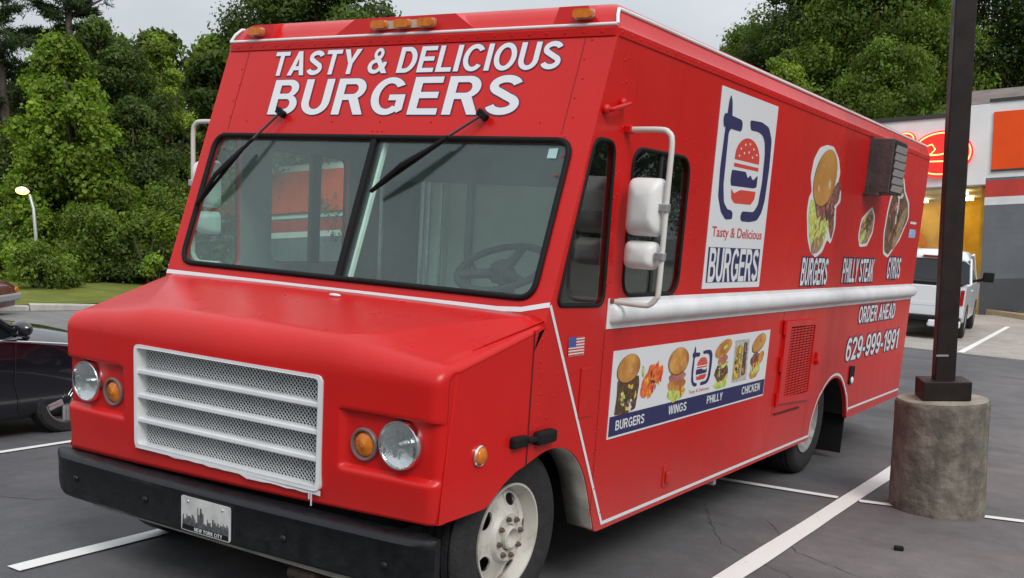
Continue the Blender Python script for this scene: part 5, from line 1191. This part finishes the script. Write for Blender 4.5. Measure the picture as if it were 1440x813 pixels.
# ---- logo (local unit frame mapped to the sign)
def decal(poly, fn, off, m, parent, name): return MB().prism(poly, [], fn, off, off, back=False, walls=False).obj(name, m, parent)
BUNR = mat('logo_red', (.62, .055, .035), rough=.4)
def logo(fn, parent, y0, z0, sy, sz, off, text=True):
    f = lambda u, v, d: fn(y0 + u * sy, z0 + v * sz, d)
    # u 0..1 over the glyph's width, v 0..1 over its height
    decal(rpoly([(.10, 1.0), (.135, .95), (.155, .85), (.155, .735), (.12, .70), (.12, .28), (.16, .14), (.24, .085), (.30, .085), (.345, .065), (.345, .01), (.22, .0), (.12, .06), (.045, .18), (.03, .40), (.05, .72), (.075, .95)], .02, 3), f, off, NAVY, parent, 'logo_letter')
    decal(rpoly([(0, .80), (.02, .735), (.34, .735), (.36, .76), (.36, .81), (.33, .83), (.02, .845)], .02, 3), f, off + .0006, NAVY, parent, 'logo_letter')
    decal(rpoly([(.50, .85), (.74, .865), (.90, .84), (.985, .74), (1.0, .5), (.975, .2), (.93, .09), (.85, .02), (.70, .0), (.53, .0), (.50, .03), (.52, .085), (.76, .09), (.84, .16), (.875, .35), (.87, .60), (.84, .71), (.78, .76), (.68, .775), (.53, .77)], .03, 3), f, off, NAVY, parent, 'logo_letter')
    decal([(.28, .505)] + [(.525 + .245 * math.cos(t * math.pi / 14), .53 + .17 * math.sin(t * math.pi / 14)) for t in range(14, -1, -1)] + [(.77, .505)], f, off, BUNR, parent, 'logo_bun')
    for a, b in ((.38, .60), (.46, .64), (.55, .655), (.63, .62), (.45, .57), (.54, .585), (.62, .55), (.70, .58), (.36, .54)):
        decal([(a + .014 * math.cos(t), b + .011 * math.sin(t)) for t in (0, 1, 2, 3, 4, 5)], f, off + .0008, DECALW, parent, 'logo_seed')
    decal([(.28, .445), (.77, .445), (.77, .475), (.28, .475)], f, off, BUNR, parent, 'logo_filling')
    decal(rpoly([(.25, .415), (.52, .42), (.57, .37), (.62, .40), (.68, .36), (.77, .41), (.77, .31), (.72, .295), (.26, .285), (.24, .33)], .012, 2), f, off, NAVY, parent, 'logo_patty')
    decal(rpoly([(.27, .262), (.33, .225), (.45, .262), (.76, .268), (.75, .20), (.68, .15), (.36, .145), (.29, .18)], .012, 2), f, off, BUNR, parent, 'logo_bun')
lg = MB().prism([(1.175, 2.462), (2.035, 2.462), (2.035, 1.432), (1.165, 1.432)], [], SD, .0005, .003).obj('logo_sign', DECALW, TK); lab(lg, 'white sign with blue and red burger logo')
logo(SD, lg, 1.225, 1.800, .765, .635, .0042)
lettering('Tasty & Delicious', 1.225, 1.985, 1.690, 1.760, SD, .0042, LRED, lg, bold=.012)
decal([(1.20, 1.652), (1.985, 1.652), (1.99, 1.465), (1.205, 1.465)], SD, .0042, NAVY, lg, 'logo_band')
block('BURGERS', 1.222, 1.972, 1.467, 1.649, SD, .005, DECALW, lg, outline=0, gap=.06)
# ---- food pictures
def fmat(n, a, b, sc=30, lo=.35, hi=.65): return mat(n, a, rough=.45, col2=b, vlo=lo, vhi=hi, vscale=sc, detail=3)
BUN = fmat('print_bun', (.36, .125, .018), (.66, .33, .075), 9); BUNH = mat('print_bun_shine', (.56, .32, .12), rough=.45)
MEAT = fmat('print_meat', (.035, .018, .012), (.16, .08, .035), 45); BACON = fmat('print_bacon', (.10, .025, .02), (.34, .12, .09), 38)
LETT = fmat('print_lettuce', (.26, .40, .04), (.72, .74, .26), 34); WINGM = fmat('print_wings', (.62, .06, .012), (.85, .24, .045), 26); YELL = mat('print_cheese', (.72, .50, .06), rough=.45); TOM = mat('print_tomato', (.55, .05, .025), rough=.45)
FRIES = fmat('print_fries', (.16, .10, .02), (.62, .44, .08), 55); STEAK = fmat('print_steak', (.045, .025, .012), (.22, .12, .05), 50); PITA = fmat('print_pita', (.42, .30, .17), (.20, .11, .05), 25); SAUCE = mat('print_sauce', (.62, .58, .52), rough=.4); HAM = fmat('print_ham', (.35, .10, .09), (.48, .20, .16), 20); BASKET = fmat('print_basket', (.32, .31, .29), (.58, .57, .54), 60); SHADE = mat('print_outline', (.06, .04, .03), rough=.5)
def ell(cx, cz, a, b, rot=0, n=28, wob=.0, seed=0):
    rd = random.Random(seed); out = []
    for k in range(n):
        t = 2 * math.pi * k / n; w_ = 1 + rd.uniform(-wob, wob); x = a * math.cos(t) * w_; z = b * math.sin(t) * w_; out.append((cx + x * math.cos(rot) - z * math.sin(rot), cz + x * math.sin(rot) + z * math.cos(rot)))
    return out
mn = MB().prism([(.203, 1.163), (2.331, 1.163), (2.326, .748), (.203, .748)], [], SD, .0005, .003).obj('menu_sign', DECALW, TK); lab(mn, 'white menu sign with burger pictures and navy band')
decal([(.213, .854), (2.321, .854), (2.319, .758), (.213, .758)], SD, .004, NAVY, mn, 'menu_band')
for tx, a, b, c, d in (('BURGERS', .278, .590, .783, .830), ('WINGS', .875, 1.107, .789, .836), ('PHILLY', 1.39, 1.622, .792, .837), ('CHICKEN', 1.93, 2.242, .790, .838)): block(tx, a, b, c, d, SD, .005, DECALW, mn, outline=0)
def dd(poly, m, off, nm='food_print', par=None): decal(poly, SD, .004 + off, m, par or mn, nm)
def bits(cx, cz, a, b, mats, n, sz, off, par, seed):
    rd = random.Random(seed)
    for k in range(n):
        t_ = rd.uniform(0, 6.28); q_ = rd.random() ** .5; decal(ell(cx + a * q_ * math.cos(t_), cz + b * q_ * math.sin(t_), sz * rd.uniform(.5, 1.3), sz * rd.uniform(.25, .6), rd.uniform(0, 3.1), 9, .25, k + seed), SD, .004 + off + k * .00003, mats[k % len(mats)], par, 'food_print')
dd(rpoly([(.262, 1.02), (.488, 1.03), (.50, .985), (.478, .868), (.38, .851), (.255, .858), (.268, .95)], .012), MEAT, 0); dd(ell(.33, .93, .02, .035, .3, wob=.3), LETT, .0006); dd(ell(.42, .89, .018, .03, -.2, wob=.3), SAUCE, .0006)
dd(ell(.37, 1.07, .122, .069, .1), SHADE, .0007); dd(ell(.37, 1.072, .117, .066, .1), BUN, .001); dd(ell(.39, 1.062, .022, .014, .2), BUNH, .0014)
random.seed(4)
for k in range(24):
    a = random.uniform(.555, .735); z = random.uniform(.94, 1.04); dd(ell(a, z, random.uniform(.035, .055), random.uniform(.018, .028), random.uniform(.5, 1.3), 14, .12, k), WINGM, .00008 * k, 'food_print')
bits(.65, .985, .10, .055, [TOM, YELL, SHADE, TOM], 22, .016, .002, mn, 1)
dd(ell(.53, 1.045, .012, .03, .2, 12), LETT, .0014)
dd(ell(.955, .90, .11, .045, 0, wob=.08, seed=2), LETT, 0); dd(ell(.95, .945, .112, .036, 0, wob=.05), BUN, .0004); dd(ell(.95, .985, .105, .028, 0, wob=.08), HAM, .0007); dd(ell(.95, 1.063, .130, .073, .02), SHADE, .001); dd(ell(.95, 1.065, .126, .070, .02), BUN, .0013); dd(ell(.985, 1.055, .016, .02), BUNH, .0016)
bits(.375, .93, .09, .06, [BACON, SHADE, PITA, YELL, MEAT], 26, .018, .0007, mn, 2); bits(.955, .895, .09, .035, [LETT, YELL, TOM], 14, .018, .0003, mn, 3); bits(1.563, .95, .085, .06, [BACON, SHADE, LETT, YELL], 22, .016, .0008, mn, 4); bits(1.81, .99, .04, .085, [YELL, PITA, YELL, SHADE], 26, .022, .0009, mn, 5); bits(1.915, 1.0, .022, .085, [SHADE, BACON, PITA], 14, .018, .0009, mn, 6); bits(2.12, .95, .065, .05, [LETT, TOM, YELL, BACON], 18, .016, .0008, mn, 7)
logo(SD, mn, 1.125, .908, .285, .222, .0042); lettering('Tasty & Delicious', 1.122, 1.405, .868, .892, SD, .0042, LRED, mn, bold=.0)
dd(rpoly([(1.455, .89), (1.505, .863), (1.665, .867), (1.672, .94), (1.6, .92)], .015), LETT, 0); dd(ell(1.563, .955, .10, .050, 0, wob=.12, seed=5), STEAK, .0004); dd(ell(1.575, 1.0, .075, .02, .1, wob=.2, seed=6), LETT, .0007); dd(ell(1.57, 1.03, .07, .03, .1, wob=.08), HAM, .001); dd(ell(1.567, 1.093, .122, .045, .22), BUN, .0013); dd(ell(1.59, 1.10, .03, .012, .3), LETT, .0016)
dd([(1.743, 1.128), (1.971, 1.125), (1.985, .876), (1.747, .879)], BASKET, 0); dd(rpoly([(1.765, 1.09), (1.865, 1.10), (1.875, .90), (1.755, .89)], .02), FRIES, .0005); dd(rpoly([(1.885, 1.11), (1.945, 1.105), (1.955, .91), (1.885, .91)], .02), STEAK, .0005)
dd(ell(2.115, .915, .085, .038, .15, wob=.06), BUN, 0); dd(ell(2.12, .945, .08, .045, .1, wob=.1, seed=8), LETT, .0004); dd(ell(2.11, .99, .085, .042, .1, wob=.08, seed=9), BACON, .0007); dd(ell(2.205, 1.0, .055, .035, .4, wob=.06), BUN, .001); dd(ell(2.145, 1.09, .118, .052, .25), SHADE, .0012); dd(ell(2.145, 1.092, .113, .049, .25), BUN, .0014); dd(ell(2.17, 1.08, .025, .012, .3), BUNH, .0017)
# big cut-outs
pb = [(3.049, 2.345), (3.202, 2.347), (3.344, 2.283), (3.424, 2.189), (3.388, 2.122), (3.493, 2.076), (3.508, 1.999), (3.418, 1.965), (3.457, 1.825), (3.391, 1.708), (3.295, 1.739), (3.219, 1.653), (3.083, 1.612), (2.952, 1.649), (2.862, 1.732), (2.784, 1.902), (2.798, 2.0), (2.841, 2.026), (2.78, 2.119), (2.809, 2.234), (2.905, 2.314)]
co = MB().prism(rpoly(pb, .03, 3), [], SD, .0005, .002).obj('burger_picture', DECALW, TK)
def d2(poly, m, off, par=co): decal(poly, SD, .003 + off, m, par, 'food_print')
d2(rpoly([(2.83, 1.99), (3.15, 1.95), (3.30, 1.85), (3.22, 1.70), (3.08, 1.632), (2.97, 1.67), (2.89, 1.74), (2.815, 1.90)], .05), LETT, 0); d2(ell(3.08, 1.70, .13, .055, .2, wob=.05), PITA, .0003)
d2(rpoly([(2.90, 1.99), (3.18, 1.98), (3.28, 2.05), (3.42, 2.06), (3.47, 2.03), (3.42, 1.985), (3.36, 1.97), (3.42, 1.82), (3.385, 1.735), (3.31, 1.80), (3.24, 1.90), (3.14, 1.86), (3.10, 1.78), (3.02, 1.85)], .03), BACON, .0006); d2(ell(3.38, 2.06, .10, .06, .5, wob=.1), BACON, .0008)
d2(ell(3.093, 2.135, .255, .178, .35, 36), SHADE, .0009); d2(ell(3.095, 2.137, .252, .175, .35, 36), fmat('print_bun_gold', (.36, .15, .022), (.56, .28, .06), 3.2, .3, .7), .0012); d2(ell(3.20, 2.10, .035, .042, .3), BUNH, .0016); d2(ell(3.20, 2.10, .014, .024, .3), SAUCE, .0019); d2(ell(2.97, 2.06, .02, .028, .3), BUNH, .0016); d2(ell(2.97, 2.06, .008, .016, .3), SAUCE, .0019); d2(ell(3.02, 2.21, .018, .012), BUNH, .0016)
bits(3.04, 1.80, .15, .12, [LETT, YELL, LETT, PITA], 26, .035, -.0004, co, 11); bits(3.25, 1.92, .13, .07, [BACON, SHADE, HAM, MEAT], 26, .035, .0001, co, 12)
pp = MB().prism(rpoly([(4.374, 2.013), (4.49, 1.942), (4.481, 1.814), (4.354, 1.713), (4.145, 1.702), (4.077, 1.775), (4.107, 1.908), (4.27, 1.977)], .03, 3), [], SD, .0005, .002).obj('sandwich_picture', DECALW, TK)
d2(rpoly([(4.36, 1.99), (4.465, 1.93), (4.455, 1.83), (4.34, 1.735), (4.16, 1.725), (4.105, 1.79), (4.13, 1.895), (4.28, 1.955)], .03), PITA, 0, pp); d2(ell(4.30, 1.88, .14, .055, .45, wob=.12, seed=4), STEAK, .0005, pp); d2(ell(4.20, 1.785, .075, .035, .6, wob=.1), LETT, .0007, pp)
gp = MB().prism(rpoly([(5.255, 2.294), (5.356, 2.188), (5.55, 2.103), (5.615, 1.977), (5.381, 1.781), (5.053, 1.630), (4.886, 1.660), (4.820, 1.809), (4.846, 1.993), (4.92, 2.16), (5.088, 2.178)], .03, 3), [], SD, .0005, .002).obj('gyros_picture', DECALW, TK)
d2(rpoly([(5.24, 2.26), (5.33, 2.17), (5.51, 2.09), (5.575, 1.97), (5.36, 1.80), (5.05, 1.655), (4.91, 1.68), (4.85, 1.81), (4.875, 1.99), (4.945, 2.135), (5.11, 2.15)], .04), STEAK, 0, gp); d2(ell(5.32, 1.88, .25, .075, .75, wob=.04), PITA, .0005, gp); d2(ell(5.20, 2.10, .12, .03, .5, wob=.2, seed=3), SAUCE, .0006, gp); d2(ell(5.06, 2.05, .06, .03, .9, wob=.2, seed=7), BACON, .0007, gp); d2(ell(5.02, 1.80, .05, .02, .9, wob=.2), HAM, .0007, gp)
bits(4.28, 1.87, .12, .07, [PITA, SHADE, YELL, BACON], 22, .028, -.0002, pp, 13); bits(5.12, 1.97, .20, .17, [SHADE, SAUCE, BACON, MEAT, HAM, SHADE], 40, .045, -.0004, gp, 14)
decal([(5.68, 1.885), (5.93, 1.885), (5.94, 1.812), (5.69, 1.812)], SD, .003, mat('sticker_blue', (.30, .42, .60), rough=.4, var=.4, vscale=30), TK, 'small_sticker'); decal([(5.69, 1.948), (5.92, 1.95), (5.92, 1.93), (5.69, 1.928)], SD, .003, DECALW, TK, 'small_sticker')
# flag sticker
fg = decal([(-.226, 1.249), (-.088, 1.249), (-.085, 1.166), (-.222, 1.166)], SD, .003, DECALW, TK, 'flag_sticker'); lab(fg, 'small striped flag sticker')
for k in range(7):
    z = 1.249 - k * .0128 * .98; decal([(-.225, z), (-.0875, z), (-.0873, z - .0064), (-.2245, z - .0064)], SD, .0036, LRED, fg, 'flag_stripe')
decal([(-.2255, 1.2495), (-.163, 1.2495), (-.162, 1.205), (-.2235, 1.205)], SD, .0042, mat('flag_blue', (.05, .09, .30), rough=.4), fg, 'flag_canton')
# ---- rivets
rv = MB(); random.seed(9)
def rivet(p, n, r=.0062):
    p = Vector(p); n = Vector(n).normalized(); a = n.orthogonal().normalized(); b = n.cross(a); k = 7
    rv.add([p + (a * math.cos(2 * math.pi * i / k) + b * math.sin(2 * math.pi * i / k)) * r for i in range(k)] + [p + n * r * .55 + (a * math.cos(2 * math.pi * i / k) + b * math.sin(2 * math.pi * i / k)) * r * .6 for i in range(k)], [(i, (i + 1) % k, k + (i + 1) % k, k + i) for i in range(k)] + [tuple(range(k, 2 * k))])
for k in range(68): rivet((1.157, .03 + k * .09, 2.517), (1, 0, 0))
for k in range(25): rivet((-1.08 + k * .09, -.007, 2.517), (0, -1, 0))
for k in range(14):
    for xx in (-1.02, 1.02):
        if k > 5: rivet(FR(xx + (.015 if k % 2 else 0), 1.42 + k * .082, .0), NF)
for xx in (-.88, -.6, -.3, .0, .3, .6, .88): rivet(FR(xx, 2.135, 0), NF)
for xx in (-.03, .0, .03): rivet(FR(xx, 2.09, 0), NF)
for k in range(22):
    z = .42 + k * .095
    for yy in (.085, .115):
        if not (1.26 < z < 1.42): rivet((W, yy + (.0 if k % 2 else .0) , z + (.012 if yy > .1 else 0)), (1, 0, 0))
for k in range(24):
    z = 1.45 + k * .045
    if k % 2 == 0: rivet((W, -.36 + (z - 1.41) * .355 - .012, z), (1, 0, 0))
for k in range(8): rivet((W, .15 + .105 * k, 2.155), (1, 0, 0)); rivet((W, .935, 1.46 + k * .085), (1, 0, 0)); rivet((W, .975, 1.50 + k * .085), (1, 0, 0)) if k % 2 else None
for k in range(11): rivet((W, .195, .40 + k * .08), (1, 0, 0)) if k < 4 else None; rivet((W, -.44 + .012 * (k % 2), .80 + k * .045), (1, 0, 0)); rivet((W, -.40 + k * .012, .83 + k * .03), (1, 0, 0)) if k % 3 == 0 else None
for k in range(40): rivet((W, .28 + k * .078, .326), (1, 0, 0), .005)
stuff(rv.obj('rivets', RED, TK, smooth=30))
